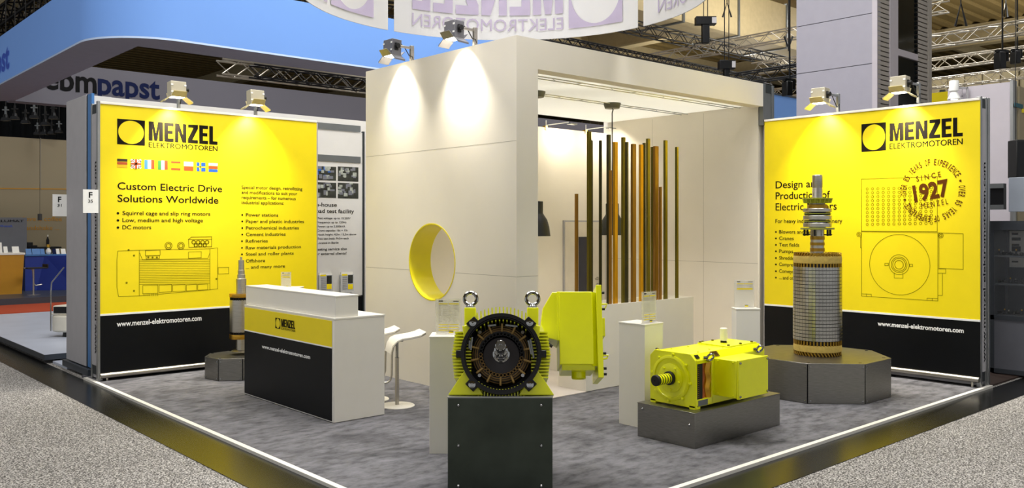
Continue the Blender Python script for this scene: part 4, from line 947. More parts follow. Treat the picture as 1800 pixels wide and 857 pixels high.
for (p, lab) in ((on_y(963, 222, 9.86), 'white arm lamp on the cabin back wall, near the wall opening'), (on_y(1033, 230, 9.86), 'white arm lamp on the cabin back wall, near the slats')):
    t = thing('arm_lamp', lab, 'wall lamp', (p.x, 9.9, 3.5), 0, 'arm lamps on the cabin back wall'); t.scale = (.7, .7, .7)
    B().box(-.03, .03, -.02, .08, -.06, .035).build('clamp', 'brass', t); B().tube([(0, 0, .03), (.02, -.02, .05), (.30, -.42, .10)], .011, 8).cyl((0, 0, 0), (0, 0, .16), .008, n=8).build('arm', 'print_white', t)
    B().box(.26, .48, -.52, -.40, .05, .075).build('head', 'alu', t)
    l = bpy.data.lights.new('arm_light', 'AREA'); l.shape = 'RECTANGLE'; l.size = .2; l.size_y = .1; l.energy = 10; l.color = (1, .89, .70)
    o = bpy.data.objects.new('arm_light', l); COL.objects.link(o); o.parent = t; o.location = (.37, -.46, .04); o.rotation_euler = (R(30), 0, 0)

# ------------------------------------------------------------------ hanging ring banner
RC, RR, RZ0, RZ1 = Vector((5.935, 6.726, 0)), 2.09, 4.305, 6.0
ef, er = Vector((C_, S_, 0)), Vector((S_, -C_, 0))
def ring_phi(px):
    """bearing on the far side of the ring for a photo column"""
    r = ray(px, HY); d = Vector((r[0], r[1], 0)).normalized(); o = -RC; bq = d.dot(o); k = -bq+math.sqrt(max(0, bq*bq-(o.dot(o)-RR*RR)))
    p = d*k-RC; return math.atan2(p.dot(er), p.dot(ef))
def cut_up(g, n):
    V, Fc, x0, x1 = g; bm = bmesh.new(); vv = [bm.verts.new((x, y, 0)) for x, y in V]
    for f in Fc:
        try: bm.faces.new([vv[i] for i in f])
        except ValueError: pass
    for i in range(1, n): bmesh.ops.bisect_plane(bm, geom=bm.verts[:]+bm.edges[:]+bm.faces[:], plane_co=(x0+(x1-x0)*i/n, 0, 0), plane_no=(1, 0, 0))
    bm.verts.index_update(); r = ([(v.co.x, v.co.y) for v in bm.verts], [tuple(v.index for v in f.verts) for f in bm.faces], x0, x1); bm.free(); return r
def ring_p(phi, z, r=RR): return RC+ef*(r*math.cos(phi))+er*(r*math.sin(phi))+Vector((0, 0, z))
f0, f1, f2 = ring_phi(693), ring_phi(1121), ring_phi(1131)
fL = ring_phi(682); span = f1-f0
panels = ((f0, f1, 'curved white banner panel facing the aisle corner, mirrored lettering'), (f2, f2+span, 'curved white banner panel at the right of the hanging ring'), (fL-span, fL, 'curved white banner panel at the left of the hanging ring'), (f2+span+.02, fL-span+2*PI-.02, 'curved white banner panel nearest the camera, out of frame'))
ringE = thing('hanging_banner', 'round white cloth ring banner hung above the stand, print showing through', 'banner', (RC.x, RC.y, RZ0))
inv = Matrix.Translation((-RC.x, -RC.y, -RZ0))
for i, (a, c, lab) in enumerate(panels):
    b = setattr_m(B(), inv); n = 28; vs = []; fs = []
    for j in range(n+1):
        f = a+(c-a)*j/n
        for r in (RR, RR+.006):
            for z in (RZ0, RZ1): vs.append(ring_p(f, z, r))
    for j in range(n):
        o = j*4
        for q4 in ((0, 1, 5, 4), (2, 6, 7, 3), (0, 4, 6, 2), (1, 3, 7, 5)): fs.append(tuple(o+x for x in q4))
    fs += [(0, 2, 3, 1), (n*4, n*4+1, n*4+3, n*4+2)]
    b.add(vs, fs); po = b.build('cloth_panel', 'ringcloth', ringE)
    b = setattr_m(B(), inv)
    b.tube([ring_p(a+(c-a)*j/n, RZ0, RR+.003) for j in range(n+1)], .006, 6).build('bottom_hem', 'ringcloth', po)
    if i == 3: continue
    # print: logo at the panel's right (seen from inside), lettering mirrored towards the left
    fr, fl_ = a+span*.885, a+span*.06
    f_logo0 = a+(ring_phi(1000)-f0); f_logo1 = a+(ring_phi(1095)-f0); f_t0 = a+(ring_phi(990)-f0); f_t1 = a+(ring_phi(724)-f0)
    rin = RR-.010; b = setattr_m(B(), inv); zb0 = RZ0+.105
    def bend(bb, s, fa, fb, z0, cap, bold):
        V, Fc, x0, x1 = cut_up(glyphs(s, bold), max(2, int(abs(fb-fa)*40)))
        bb.add([ring_p(fa+(fb-fa)*(x-x0)/(x1-x0), z0+y*cap/(CAP+2*bold), rin) for x, y in V], Fc)
    bend(b, 'ELEKTROMOTOREN', f_t0, f_t1, zb0, .15, 0); bend(b, 'MENZEL', f_t0, f_t1, zb0+.20, .62, .035)
    n = 96; hh = .84; ctr = zb0+hh/2; fc = (f_logo0+f_logo1)/2; hw = (f_logo1-f_logo0)/2; vs = []; fs = []
    for j in range(n):
        th = 2*PI*j/n+PI/4; ca, sa = math.cos(th), math.sin(th); kk = 1/max(abs(ca), abs(sa))
        vs += [ring_p(fc+hw*ca*.92, ctr+hh/2*sa*.92, rin), ring_p(fc+hw*ca*kk, ctr+hh/2*sa*kk, rin)]
    for j in range(n): q = (j+1) % n; fs.append((2*j, 2*j+1, 2*q+1, 2*q))
    b.add(vs, fs); b.build('show_through_print', 'lilac', po, smooth='flat')
b = setattr_m(B(), inv)
for z in (RZ1,): b.tube([ring_p(2*PI*j/72, z, RR+.003) for j in range(73)], .025, 8)
b.build('ring_tube', 'alu', ringE)
for j in range(4): setattr_m(B(), inv).cyl(ring_p(j*PI/2+.4, RZ1), ring_p(j*PI/2+.4, 11.5), .004, n=6).build('hanging_wire', 'alu', ringE)
# ------------------------------------------------------------------ neighbouring stand on the left
t = thing('overhead_fascia', 'huge backlit blue overhead fascia with rounded corner above the left neighbour stand', 'fascia')
FZ0, FZ1, FX, FY, FR = 4.63, 5.55, 3.80, 12.70, 1.1
outer = [(12.0, FY), (FX+FR, FY)]+[(FX+FR-FR*math.sin(a), FY+FR-FR*math.cos(a)) for a in [PI/2*i/14 for i in range(1, 15)]]+[(FX, 21.9)]
def ribbon(pts, z0, z1):
    b = B(); b.add([(x, y, z) for x, y in pts for z in (z0, z1)], [(2*i, 2*i+2, 2*i+3, 2*i+1) for i in range(len(pts)-1)]); return b
o = ribbon(outer, FZ0+.028, FZ1).build('lit_face', 'blueglow', t)
o = ribbon([(x+.004*0, y) for x, y in outer], FZ0, FZ0+.028).build('lower_rim', 'rim', t)
b = B(); n = len(outer); inner = [(12.0, 13.46), (4.52, 13.46), (4.52, 21.1)]
poly = outer+list(reversed(inner)); b.add([(x, y, FZ0) for x, y in poly], [tuple(range(len(poly)))]); b.build('soffit', 'soffit', t, smooth='flat')
b = B(); b.add([(x, y, z) for x, y in inner[:1]+inner[1:] for z in (FZ0, FZ1)], [(0, 2, 3, 1), (2, 4, 5, 3)]); b.build('inner_face', 'fascia', t, smooth='flat')
B().box(4.45, 26, 21.1, 21.5, FZ0, FZ1).build('rear_fascia', 'fascia', t)
pl = Plane('y', 21.09, (1, 0, 0)); b = B(); c = pl.p(78, 163); d = pl.p(170, 163)
zb = pl.p(262, 172.5).z; xh = pl.p(262, 147).z-zb; XH = max(p[1] for p in glyphs('x')[0])
ink(b, 'ebm', (c.x, 21.09, zb), (1, 0, 0), (0, 0, 1), d.x-c.x, xh*CAP/XH, .022); b.build('lettering', 'blackletter', t, smooth='flat')
b = B(); c = pl.p(172, 163); d = pl.p(281, 163); ink(b, 'papst', (c.x, 21.09, zb), (1, 0, 0), (0, 0, 1), d.x-c.x, xh*CAP/XH, .022); b.build('lettering', 'navy', t, smooth='flat')
pl = Plane('x', FX-.012, (0, -1, 0)); b = B(); e = pl.p(16, 118); hcap = pl.p(14, 70).z-pl.p(14, 119).z
ink(b, 'papst', (FX-.012, e.y+1.75, pl.p(14, 119).z), (0, -1, 0), (0, 0, 1), 1.75, hcap*.95, .03); b.build('lettering', 'blueletter', t, smooth='flat')

t = thing('pillar_box', 'tall grey pillar with a blue edge stripe beside the left banner', 'pillar', (3.45, 12.03, 0))
B().box(0, .32, .20, 1.10, .10, 3.66).build('grey_cladding', 'greypanel', t, bevel=.003)
B().box(.012, .045, .0, .165, .10, 3.66).build('blue_panel', 'bluepanel', t)
B().box(.008, .046, .165, .20, .10, 3.655).build('joint', 'darkframe', t)
B().box(-.035, .34, -.0, 1.17, 0.0, .085).build('base_plinth', 'edge', t, bevel=.003)
def stand_sign(x, y, num, w, h, zc_, label):
    t = thing('stand_sign', label, 'sign', (x, y, zc_), 0, 'white stand number signs')
    B().box(0, w, 0, .008, -h/2, h/2).build('board', 'print_white', t)
    b = B(); ink(b, 'F', (w*.37, -.002, h*.15), (1, 0, 0), (0, 0, 1), w*.24, h*.25, .02); ink(b, num, (w*.33, -.002, -h*.06), (1, 0, 0), (0, 0, 1), w*.30, h*.13, .01)
    b.build('number', 'blackletter', t, smooth='flat')
a, c = on_y(146, 332.5, 11.5), on_y(173, 374, 11.5); stand_sign(a.x, 11.5, '35', c.x-a.x, a.z-c.z, (a.z+c.z)/2, 'white sign with F 35 on the end of the left banner wall')
a, c = on_y(92.5, 341, 13.1), on_y(117.5, 380, 13.1); stand_sign(a.x, 13.1, '31', c.x-a.x, a.z-c.z, (a.z+c.z)/2, 'white sign with F 31 projecting behind the grey pillar')
b = B().box(3.32, 14, 13.73, 20.6, .02, .10); o = struct(b, 'floor_platform', 'platform', 'pale raised platform of the left neighbour stand', 'floor')
b = B().box(3.315, 14, 13.725, 13.73, .02, .098).box(3.315, 3.32, 13.73, 20.6, .02, .098); struct(b, 'trim_5', 'edge', 'dark edge of the pale platform', 'trim')
b = B().box(3.42, 9, 13.0, 13.70, -.03, .004); struct(b, 'floor_gangway', 'platform', 'pale floor strip behind the grey pillar', 'floor')
ya, yb = on_z(20, 548).y, on_z(20, 536).y
b = B().box(-6, 20, ya-.3, yb, -.03, .01); struct(b, 'floor_red', 'red', 'orange red carpet strip beyond the pale platform', 'floor')
b = B().box(-6, 20, yb, 32, -.03, .16); struct(b, 'floor_rear', 'edge', 'dark raised floor of the rear stand with counters', 'floor')
# cream machine on the platform
p = on_z(104, 592, .1); d = F*1.845/(592-HY)
t = thing('floor_machine', 'cream rounded machine with dark lid and bent rod beside the grey pillar', 'machine', (p.x+.19, p.y+.02, .10), FACE)
B().lathe([(0, 0), (.13, 0), (.12, .10), (.05, .10)], 24).build('base', 'rubber', t)
b = B(); b.prism([(.30*math.cos(a)*(1.0), .20*math.sin(a)) for a in [2*PI*i/28 for i in range(28)]], .08, .36); b.build('body', 'cream_machine', t, bevel=.03)
B().prism([(-.27, -.14), (.27, -.14), (.24, .16), (-.18, .16)], .36, .40).prism([(-.25, -.12), (.25, -.12), (.24, .16), (-.16, .16)], .40, .52).build('lid', 'cream_machine', t, bevel=.02)
B().prism([(-.22, -.145), (.27, -.145), (.25, -.12), (-.20, -.12)], .40, .50).build('window', 'parts_dark', t)
B().tube([(-.315, -.05, .09), (-.315, -.05, .74), (-.30, -.05, .90), (-.10, -.04, 1.15)], .010, 8).build('rod', 'chrome', t)
# rear stand: wall, counters, stool and what stands on them
yw = 29.0
b = B().box(-6, 14, yw, yw+.2, 0, on_y(60, 243, yw).z); wb = struct(b, 'wall_rear', 'beige', 'beige wall with coffee slogan behind the rear counters', 'wall')
b = B(); pl = Plane('y', yw-.01, (1, 0, 0))
for s, x0_, x1_, y, cap in (('we love a coffee', 20, 109, 388, 8), ('and handshake ...', 16, 104, 404, 8)): pl.text(b, s, x0_, x1_, y, cap)
b.build('slogan', 'orangecounter', wb, smooth='flat')
b = B(); pl.line(b, [(0, 331), (118, 332)], .03); b.build('joint', 'orangecounter', wb, smooth='flat')
b = B(); pl.line(b, [(71.5, 243), (71.5, 332)], .02); b.build('joint', 'seam', wb, smooth='flat')
yg = 28.0; a, c = on_y(-60, 382, yg), on_y(47, 382, yg)
t = thing('partition_panel', 'grey partition with dark lettering behind the orange counter', 'partition', (a.x, yg, .16)); B().box(0, c.x-a.x, 0, .08, 0, c.z-.16).build('board', 'greywall', t)
b = setattr_m(B(), Matrix.Translation((-a.x, -yg, -.16))); pl = Plane('y', yg-.01, (1, 0, 0)); pl.text(b, 'ILLUMAT', -8, 42, 390, 4, .03); b.build('lettering', 'blackletter', t, smooth='flat')
b = setattr_m(B(), Matrix.Translation((-a.x, -yg, -.16))); pl.text(b, 'Wunsch.', 0, 23, 399, 4, .0); b.build('lettering', 'blueletter', t, smooth='flat')
yo = 25.6; a, c, e = on_y(-50, 447, yo), on_y(42.5, 447, yo), on_y(38, 522, yo)
t = thing('sales_counter', 'mustard orange counter in the rear stand at the left edge', 'counter', (a.x, yo, .16))
B().prism([(0, e.z-.16), (e.x-a.x, e.z-.16), (c.x-a.x, c.z-.16), (0, c.z-.16)], 0, .9, Matrix.Rotation(PI/2, 4, 'X') @ Matrix.Scale(-1, 4, (0, 0, 1))).build('front', 'orangecounter', t, smooth=False)
B().box(0, c.x-a.x+.02, -.02, .92, c.z-.16, c.z-.11).build('worktop', 'white', t); B().box(.1, e.x-a.x-.1, .05, .8, 0, e.z-.16).build('kick', 'platform', t)
top_o = c.z+.05
yk = 26.6; a, c, e = on_y(44, 449, yk), on_y(80, 449, yk), on_y(66, 519, yk)
t = thing('sales_counter', 'royal blue counter in the rear stand with leaflets on top', 'counter', (a.x, yk, .16))
B().prism([(0, 0), (e.x-a.x, 0), (c.x-a.x, c.z-.16), (0, c.z-.16)], 0, .7, Matrix.Rotation(PI/2, 4, 'X') @ Matrix.Scale(-1, 4, (0, 0, 1))).build('front', 'bluecounter', t, smooth=False)
g_ = on_y(125, 455, yk)
B().add([(c.x-a.x-.02, .0, c.z-.16), (g_.x-a.x, -.5, c.z-.16), (g_.x-a.x, -.5, 0), (e.x-a.x-.02, .0, 0), (c.x-a.x, .7, c.z-.16), (g_.x-a.x, .7, c.z-.16), (g_.x-a.x, .7, 0), (e.x-a.x, .7, 0)], [(0, 1, 2, 3), (4, 7, 6, 5), (0, 4, 5, 1), (3, 2, 6, 7), (1, 5, 6, 2), (0, 3, 7, 4)]).build('side_front', 'bluecounter', t, smooth=False)
B().box(0, g_.x-a.x, -.04, .7, c.z-.16, c.z-.13).build('worktop', 'bluepanel', t)
top_b = c.z+.035
def stand_card(px0, px1, py0, py1, y, zb_, m_, label, cat='leaflet', name='leaflet_stand', lean=.08):
    a, c = on_y(px0, py0, y), on_y(px1, py1, y); w = c.x-a.x; h = max(.06, a.z-zb_)
    t = thing(name, label, cat, (a.x, y, zb_), 0, 'leaflets on the rear counters')
    B().add([(0, 0, 0), (w, 0, 0), (w, lean, h), (0, lean, h), (0, .015, 0), (w, .015, 0), (w, lean+.015, h), (0, lean+.015, h)], [(0, 1, 2, 3), (4, 7, 6, 5), (0, 4, 5, 1), (3, 2, 6, 7), (1, 5, 6, 2), (0, 3, 7, 4)]).build('sheet', m_, t, smooth=False)
    B().box(w*.2, w*.8, .02, lean+.06, 0, .02).build('foot', 'white', t)
stand_card(-3, 4, 426, 446, 25.8, top_o, 'paper', 'white card at the left edge on the orange counter')
stand_card(7, 14, 433, 446, 25.8, top_o, 'paper', 'small tilted white card on the orange counter')
stand_card(22, 34, 433, 446, 25.8, top_o, 'paper', 'wide white card near the right end of the orange counter')
for i, (x0_, x1_, m_, lab) in enumerate(((46, 56, 'bluepanel', 'pale blue leaflet, first on the blue counter from the orange one'), (57, 71, 'bluepanel', 'wide pale blue leaflet rack on the blue counter'), (71.5, 79, 'bluepanel', 'blue leaflet just before the small bottle'), (93, 99, 'navy', 'dark blue leaflet after the small bottle'), (99.5, 105, 'paper', 'white leaflet leaning after the dark blue one'), (108, 116, 'paper', 'white leaflet closest to the grey pillar'))):
    stand_card(x0_, x1_, 437, 449, 26.75, top_b, m_, lab)
p = on_y(85, 446, 26.8); t = thing('jug', 'small white jug with gold top on the blue counter', 'jug', (p.x, 26.8, top_b)); B().lathe([(0, 0), (.04, 0), (.07, .05), (.065, .11), (.03, .16), (.035, .19)], 20).build('body', 'paper', t); B().lathe([(.03, .17), (.05, .2), (.045, .27), (0, .28)], 16).build('top', 'brass', t)
p = on_y(85.5, 433, 28.6); zt_ = on_y(80, 433, 28.6).z
t = thing('wall_shelf', 'dark shelf on the beige wall behind the blue counter', 'shelf', (on_y(52, 433, 28.6).x, 28.6, zt_-.06)); B().box(0, on_y(108, 433, 28.6).x-on_y(52, 433, 28.6).x, 0, .4, 0, .05).build('board', 'parts_dark', t); B().box(.1, .14, .05, .4, -.12, 0).build('shelf_bracket', 'parts_dark', t)
t = thing('bottle', 'dark bottle standing on the shelf before the beige wall', 'bottle', (p.x, 28.7, zt_-.01)); B().lathe([(0, 0), (.04, 0), (.042, .2), (.02, .27), (.018, .33), (0, .33)], 16).build('body', 'parts_dark', t); B().lathe([(.019, .29), (.02, .36), (0, .36)], 12).build('cap', 'white', t)
for x, lab in ((56, 'dark coffee machine on the shelf before the beige wall'),): 
    p = on_y(x, 433, 28.7); t = thing('coffee_machine', lab, 'coffee machine', (p.x-.08, 28.65, zt_-.01)); B().box(-.06, .10, 0, .25, 0, .14).build('body', 'parts_dark', t, bevel=.01); B().box(.10, .22, .02, .2, 0, .05).build('drip_tray', 'parts_dark', t)
p = on_y(70, 360, 24.0); zc1 = on_y(70, 376, 24).z; zc0 = on_y(70, 387, 24).z
t = thing('pendant_lamp', 'dark grey cylinder pendant before the beige wall', 'pendant lamp', (p.x, 24.0, zc0)); B().lathe([(.05, 0), (.05, zc1-zc0), (.01, zc1-zc0+.01), (.045, .02)], 20).build('shade', 'lampgrey', t); B().cyl((0, 0, zc1-zc0), (0, 0, 11.4-zc0), .004, n=6).build('cord', 'rubber', t)
p = on_y(59, 521, 25.0)
t = thing('bar_stool', 'black bar stool with silver frame before the blue rear counter', 'stool', (p.x, 25.0, .16), R(190)); t.scale = (.82, .82, .85)
B().lathe([(0, 0), (.2, 0), (.2, .01), (0, .02)], 28).build('base_plate', 'steel', t); B().cyl((0, 0, .01), (0, 0, .78), .025).build('column', 'steel', t)
b = B(); b.tube([(-.25, 0, .3), (-.06, 0, .28), (.0, 0, .35), (.02, 0, .72), (.06, 0, .79), (.30, 0, .82)], .02, 8); b.build('side_bar', 'steel', t); B().box(-.35, .25, -.18, .18, .79, .83).box(-.38, -.34, -.18, .18, .80, .92).build('seat', 'rubber', t, bevel=.01)
# dark hanging lamps under the overhead fascia
for i, (x, y) in enumerate(((10, 208), (26, 206), (45, 213), (60, 204), (80, 216), (94, 205), (66, 233), (78, 233), (91, 232), (104, 230))):
    d = 22 if i < 6 else 26; p = at_d(x, y, d)
    t = thing('stage_lamp', f'dark stage lamp under the blue fascia, {("first", "second", "third", "fourth", "fifth", "sixth", "first of the lower row,", "second of the lower row,", "third of the lower row,", "last of the lower row,")[i]} from the left', 'stage lamp', p, FACE, 'stage lamps under the blue fascia')
    B().lathe([(0, .10), (.05, .10), (.07, 0), (.06, -.01), (.0, .0)], 16).build('housing', 'parts_dark', t); B().prism([(-.10, -.06), (.10, -.06), (.065, .02), (-.065, .02)], -.07, .07, Matrix.Rotation(PI/2, 4, 'X')).build('barn_door', 'parts_dark', t)
    B().box(-.02, .02, -.02, .02, .10, .30).box(-.08, .08, -.02, .02, .2, .23).build('yoke', 'greyframe' if i % 3 == 0 else 'rubber', t); B().cyl((0, 0, .28), (0, 0, 11.5-p.z), .012, n=6).build('hanger', 'rubber', t)
# ------------------------------------------------------------------ trusses
def truss(a, c, w, label, m_, bays, r=.025, square=True, group=None):
    a, c = Vector(a), Vector(c); d = c-a; Ln = d.length; d.normalize(); sd = Vector((-d.y, d.x, 0)).normalized(); up = d.cross(sd); up = up if up.z > 0 else -up
    t = thing('roof_truss', label, 'truss', a, 0, group); h = w/2
    cor = [(-h, -h), (h, -h), (h, h), (-h, h)]
    for x, z in cor: B().cyl(sd*x+up*z, d*Ln+sd*x+up*z, r, n=8).build('chord', m_, t)
    b = B()
    for i in range(bays):
        s0, s1 = Ln*i/bays, Ln*(i+1)/bays
        for j in range(4):
            p, q = cor[j], cor[(j+1) % 4]
            if (i+j) % 2: p, q = q, p
            b.tube([d*s0+sd*p[0]+up*p[1], d*s1+sd*q[0]+up*q[1]], r*.55, 5)
    b.build('lattice', m_, t); return t
def tr(x0, y0, x1, y1, t0, axis, w, label, m_, extra=(0, 0)):
    """level truss through two photo points, running along a hall axis at view depth t0"""
    a = at_d(x0, y0, t0)
    c = on_y(x1, y1, a.y) if axis == 'x' else on_x(x1, y1, a.x); c.z = a.z
    d = (c-a).normalized(); a = a-d*extra[0]; c = c+d*extra[1]
    return truss(a, c, w, label, m_, max(4, int((c-a).length/(w*1.15))), max(.02, w*.075))
tr(1125, 51, 1400, 109, 24, 'x', .30, 'black truss crossing behind the ring banner towards the grey tower', 'trussblack', (5, 6))
tr(1000, 74, 1290, 139, 22, 'x', .16, 'thin black truss just above the cabin lintel', 'trussblack', (4, 2))
tr(1262, 84, 1130, 100, 25, 'y', .30, 'silver truss rising from the lintel truss to the black one', 'trusssilver')
tr(1400, 58, 1287, 76, 24, 'y', .28, 'silver truss under the roof girder left of the grey tower', 'trusssilver', (4, 0))
tr(1400, 124, 1287, 142, 19, 'y', .24, 'black truss close to the left edge of the grey tower', 'trussblack', (2, 0))
tr(1400, 160, 1300, 150, 30, 'y', .3, 'lower silver truss behind the framed panel', 'trusssilver', (3, 1))
tr(1800, 48, 1636, 66, 20, 'y', .28, 'uppermost silver truss right of the grey tower', 'trusssilver', (3, 5))
tr(1800, 92, 1636, 108, 24, 'y', .30, 'middle silver truss right of the grey tower', 'trusssilver', (3, 5))
tr(1800, 128, 1636, 147, 27, 'y', .30, 'lower silver truss right of the grey tower', 'trusssilver', (3, 5))
tr(640, 150, 440, 150, 30, 'x', .45, 'silver truss between the grey fascias, left of the tower', 'trusssilver', (1, 1))
tr(470, 128, 640, 150, 26, 'x', .35, 'black truss above the rear grey fascia', 'trussblack', (.5, 1))
tr(60, 0, -40, 60, 26, 'y', .6, 'dark truss above the blue fascia at the left corner', 'trussblack', (2, 2))
tr(0, 40, 90, 20, 32, 'y', .5, 'grey truss behind the dark one at the left corner', 'trusssilver', (3, 3))
tr(660, 14, 700, 22, 28, 'x', .45, 'dark truss seen through the slit of the ring banner', 'trussblack', (3, 3))
def hoist(x, y, t0, label, h=.5, w=.28):
    p = at_d(x, y, t0); t = thing('chain_hoist', label, 'hoist', p, FACE)
    B().box(-w*.35, w*.35, -.1, .1, -h, 0).build('motor_body', 'parts_dark', t, bevel=.01); B().box(-w, w, -.12, .12, 0, .22).build('gear_box', 'parts_dark', t, bevel=.01); B().box(w*.55, w, -.125, -.115, .03, .19).build('plate', 'greypanel', t)
    b = B(); b.cyl((-.05, 0, .2), (-.05, 0, 11.5-p.z), .012, n=6).cyl((.06, 0, .2), (.06, 0, 11.5-p.z), .012, n=6); b.build('chain', 'parts_dark', t); return t
hoist(1240, 44, 24, 'black chain hoist hanging beside the ring banner', .5)
hoist(1277, 122, 22, 'black chain hoist low above the cabin lintel', .3, .2)
def slings(x, y0, y1, t0, label, m_='rubber', spread=.13):
    p = at_d(x, y0, t0); q_ = at_d(x, y1, t0); t = thing('lifting_sling', label, 'sling', q_, FACE); h = p.z-q_.z
    B().tube([(-spread, 0, 0), (0, 0, h), (spread, 0, 0)], .028, 6).build('strap', m_, t); B().cyl((0, 0, h-.05), (0, 0, 11.5-q_.z), .015, n=6).build('chain', 'chrome' if m_ == 'chrome' else 'parts_dark', t)
slings(1278, 4, 30, 26, 'black sling of the hoist cable beside the roof girder'); slings(1386, 86, 64, 22, 'black sling on the silver truss by the grey tower', spread=.1)
slings(1689, 6, 46, 20, 'black sling over the uppermost truss right of the tower'); slings(1768, 5, 30, 18, 'chain with hook near the top right corner', 'chrome', .04)
# moving stage lights at right
for i, (x, y, t0, s, lab) in enumerate(((1762, 100, 20, 1.0, 'black stage light hanging at the far right trusses'), (1788, 96, 21, .8, 'second black stage light at the right edge'), (1388, 150, 18, .8, 'black stage light left of the grey tower'))):
    p = at_d(x, y, t0); t = thing('stage_light', lab, 'stage light', p, FACE+.3)
    B().box(-.16*s, .02*s, -.1, .1, -.28*s, .10*s).build('head', 'parts_dark', t, bevel=.02); B().box(-.18*s, .14*s, -.05, .05, .10*s, .16*s).box(.10*s, .14*s, -.05, .05, -.1*s, .1*s).build('yoke', 'parts_dark', t); B().cyl((0, 0, .1), (0, 0, 11.5-p.z), .02, n=6).build('clamp', 'parts_dark', t)
# ------------------------------------------------------------------ clad grey tower behind the right banner
TX, ty1, ty0 = 15.0, on_x(1400, 100, 15.0).y, on_x(1541, 100, 15.0).y
t = thing('clad_tower', 'tall lilac grey tower with louvres and dark glass behind the right banner', 'tower', (TX, ty0, 0)); Tw, TH_ = ty1-ty0, 10.0
gx = lambda px: on_y(px, 100, ty0).x-TX
rows = [0, 3.03, 3.92, 4.81, 5.70, 6.59, 10]
for z0, z1 in zip(rows, rows[1:]): B().box(0, .15, 0, Tw, z0+.006, z1-.006).build('cladding_panel', 'tower', t)
B().box(.02, gx(1634)-.02, .08, Tw-.02, 0, TH_-.02).build('core', 'darkframe', t, smooth=False)
B().box(-.008, gx(1542), -.012, .08, 0, TH_).build('corner_profile', 'lilacwall', t)
for pa, pb in ((1542, 1563), (1613, 1630)):
    b = B(); x0_, x1_ = gx(pa), gx(pb)
    for i in range(95): z = .8+i*.085; b.add([(x0_, -.005, z), (x1_, -.005, z), (x1_, -.005, z+.065), (x0_, -.005, z+.065), (x0_, .05, z), (x1_, .05, z), (x1_, .03, z+.065), (x0_, .03, z+.065)], [(0, 1, 2, 3), (0, 4, 5, 1), (3, 2, 6, 7)])
    b.build('louvre', 'slatgrey', t, smooth='flat')
B().box(gx(1563), gx(1577), -.02, .08, 0, TH_).build('smooth_strip', 'lilacwall', t)
B().box(gx(1577), gx(1613), .03, .08, 0, TH_).build('glass_strip', 'glass', t)
b = B(); b.box(gx(1577), gx(1613), -.01, .04, 5.05, 5.17); b.build('glass_bar', 'lilacwall', t)
B().box(gx(1630), gx(1636), -.02, .10, 0, TH_).build('corner_profile', 'slatgrey', t)
# backlit pale panel beside it, yellow boards, lilac wall
yb_ = 10.6; a, c = on_y(1360, 163, yb_), on_y(1402, 172, yb_)
t = thing('light_panel', 'pale blue lit panel between the framed panel and grey tower', 'panel', (a.x, yb_, 0)); B().box(0, c.x-a.x+.3, 0, .1, 0, a.z-.04).build('lit_face', 'blueglow', t); B().box(0, c.x-a.x+.3, -.02, .12, a.z-.04, a.z).build('top_rail', 'edge', t)
for px0, px1, py0, X, lab in ((1588, 1618, 166, 20.0, 'yellow board low behind the tower glass strip'), (1634, 1668, 164, 19.0, 'yellow board between the grey tower and lilac wall')):
    a, c = on_x(px0, py0, X), on_x(px1, py0, X); t = thing('advertising_board', lab, 'board', (X, c.y, 0)); B().box(0, .1, 0, a.y-c.y, 0, a.z).build('board', 'yellow', t); B().box(.02, .08, .1, .2, a.z, a.z+.05).build('top_clip', 'edge', t)
a, c = on_x(1666, 156, 14.0), on_x(1779, 147, 14.0)
t = thing('partition_panel', 'plain lilac white partition behind the right banner edge', 'partition', (14.0, c.y, 0)); B().box(0, .12, 0, .695, 0, a.z).build('board', 'lilacwall', t); B().box(0, .12, .7, a.y-c.y, 0, a.z).build('board', 'lilacwall', t); B().box(-.02, .14, -.02, .02, 0, a.z+.02).build('post', 'alu', t)
yq = c.y-.05; b0 = on_y(1779, 150, yq); t = thing('partition_panel', 'tan partition with small teal card at the right edge', 'partition', (14.15, yq, 0)); B().box(0, 4.5, 0, .1, 0, b0.z+.02).build('board', 'beige', t)
k0, k1 = on_y(1783, 180, yq), on_y(1797, 191, yq); B().box(k0.x-14.15, k1.x-14.15, -.01, 0, k1.z, k0.z).build('teal_card', 'teal', t); k0, k1 = on_y(1796, 191, yq), on_y(1806, 200, yq); B().box(k0.x-14.15, k1.x-14.15, -.01, 0, k1.z, k0.z).build('yellow_card', 'yellow', t)
p = on_y(1672, 178, 5.2); 
t = thing('floodlight', 'white cylinder floodlight on top of the lilac partition', 'floodlight', on_x(1677, 172, 13.8), FACE); t.scale = (.62, .62, .62)
B().lathe([(.0, .42), (.10, .42), (.11, .40), (.11, .17), (.07, .15), (.10, .08), (.15, -.02), (.145, -.04), (0, -.03)], 28).build('housing', 'print_white', t); B().lathe([(.0, -.035), (.13, -.035)], 24).build('lens', 'glow', t)
B().box(.10, .34, -.02, .02, .22, .27).box(.30, .34, -.02, .02, -.16, .27).box(.16, .20, -.02, .02, -.16, .02).build('bracket', 'greypanel', t)
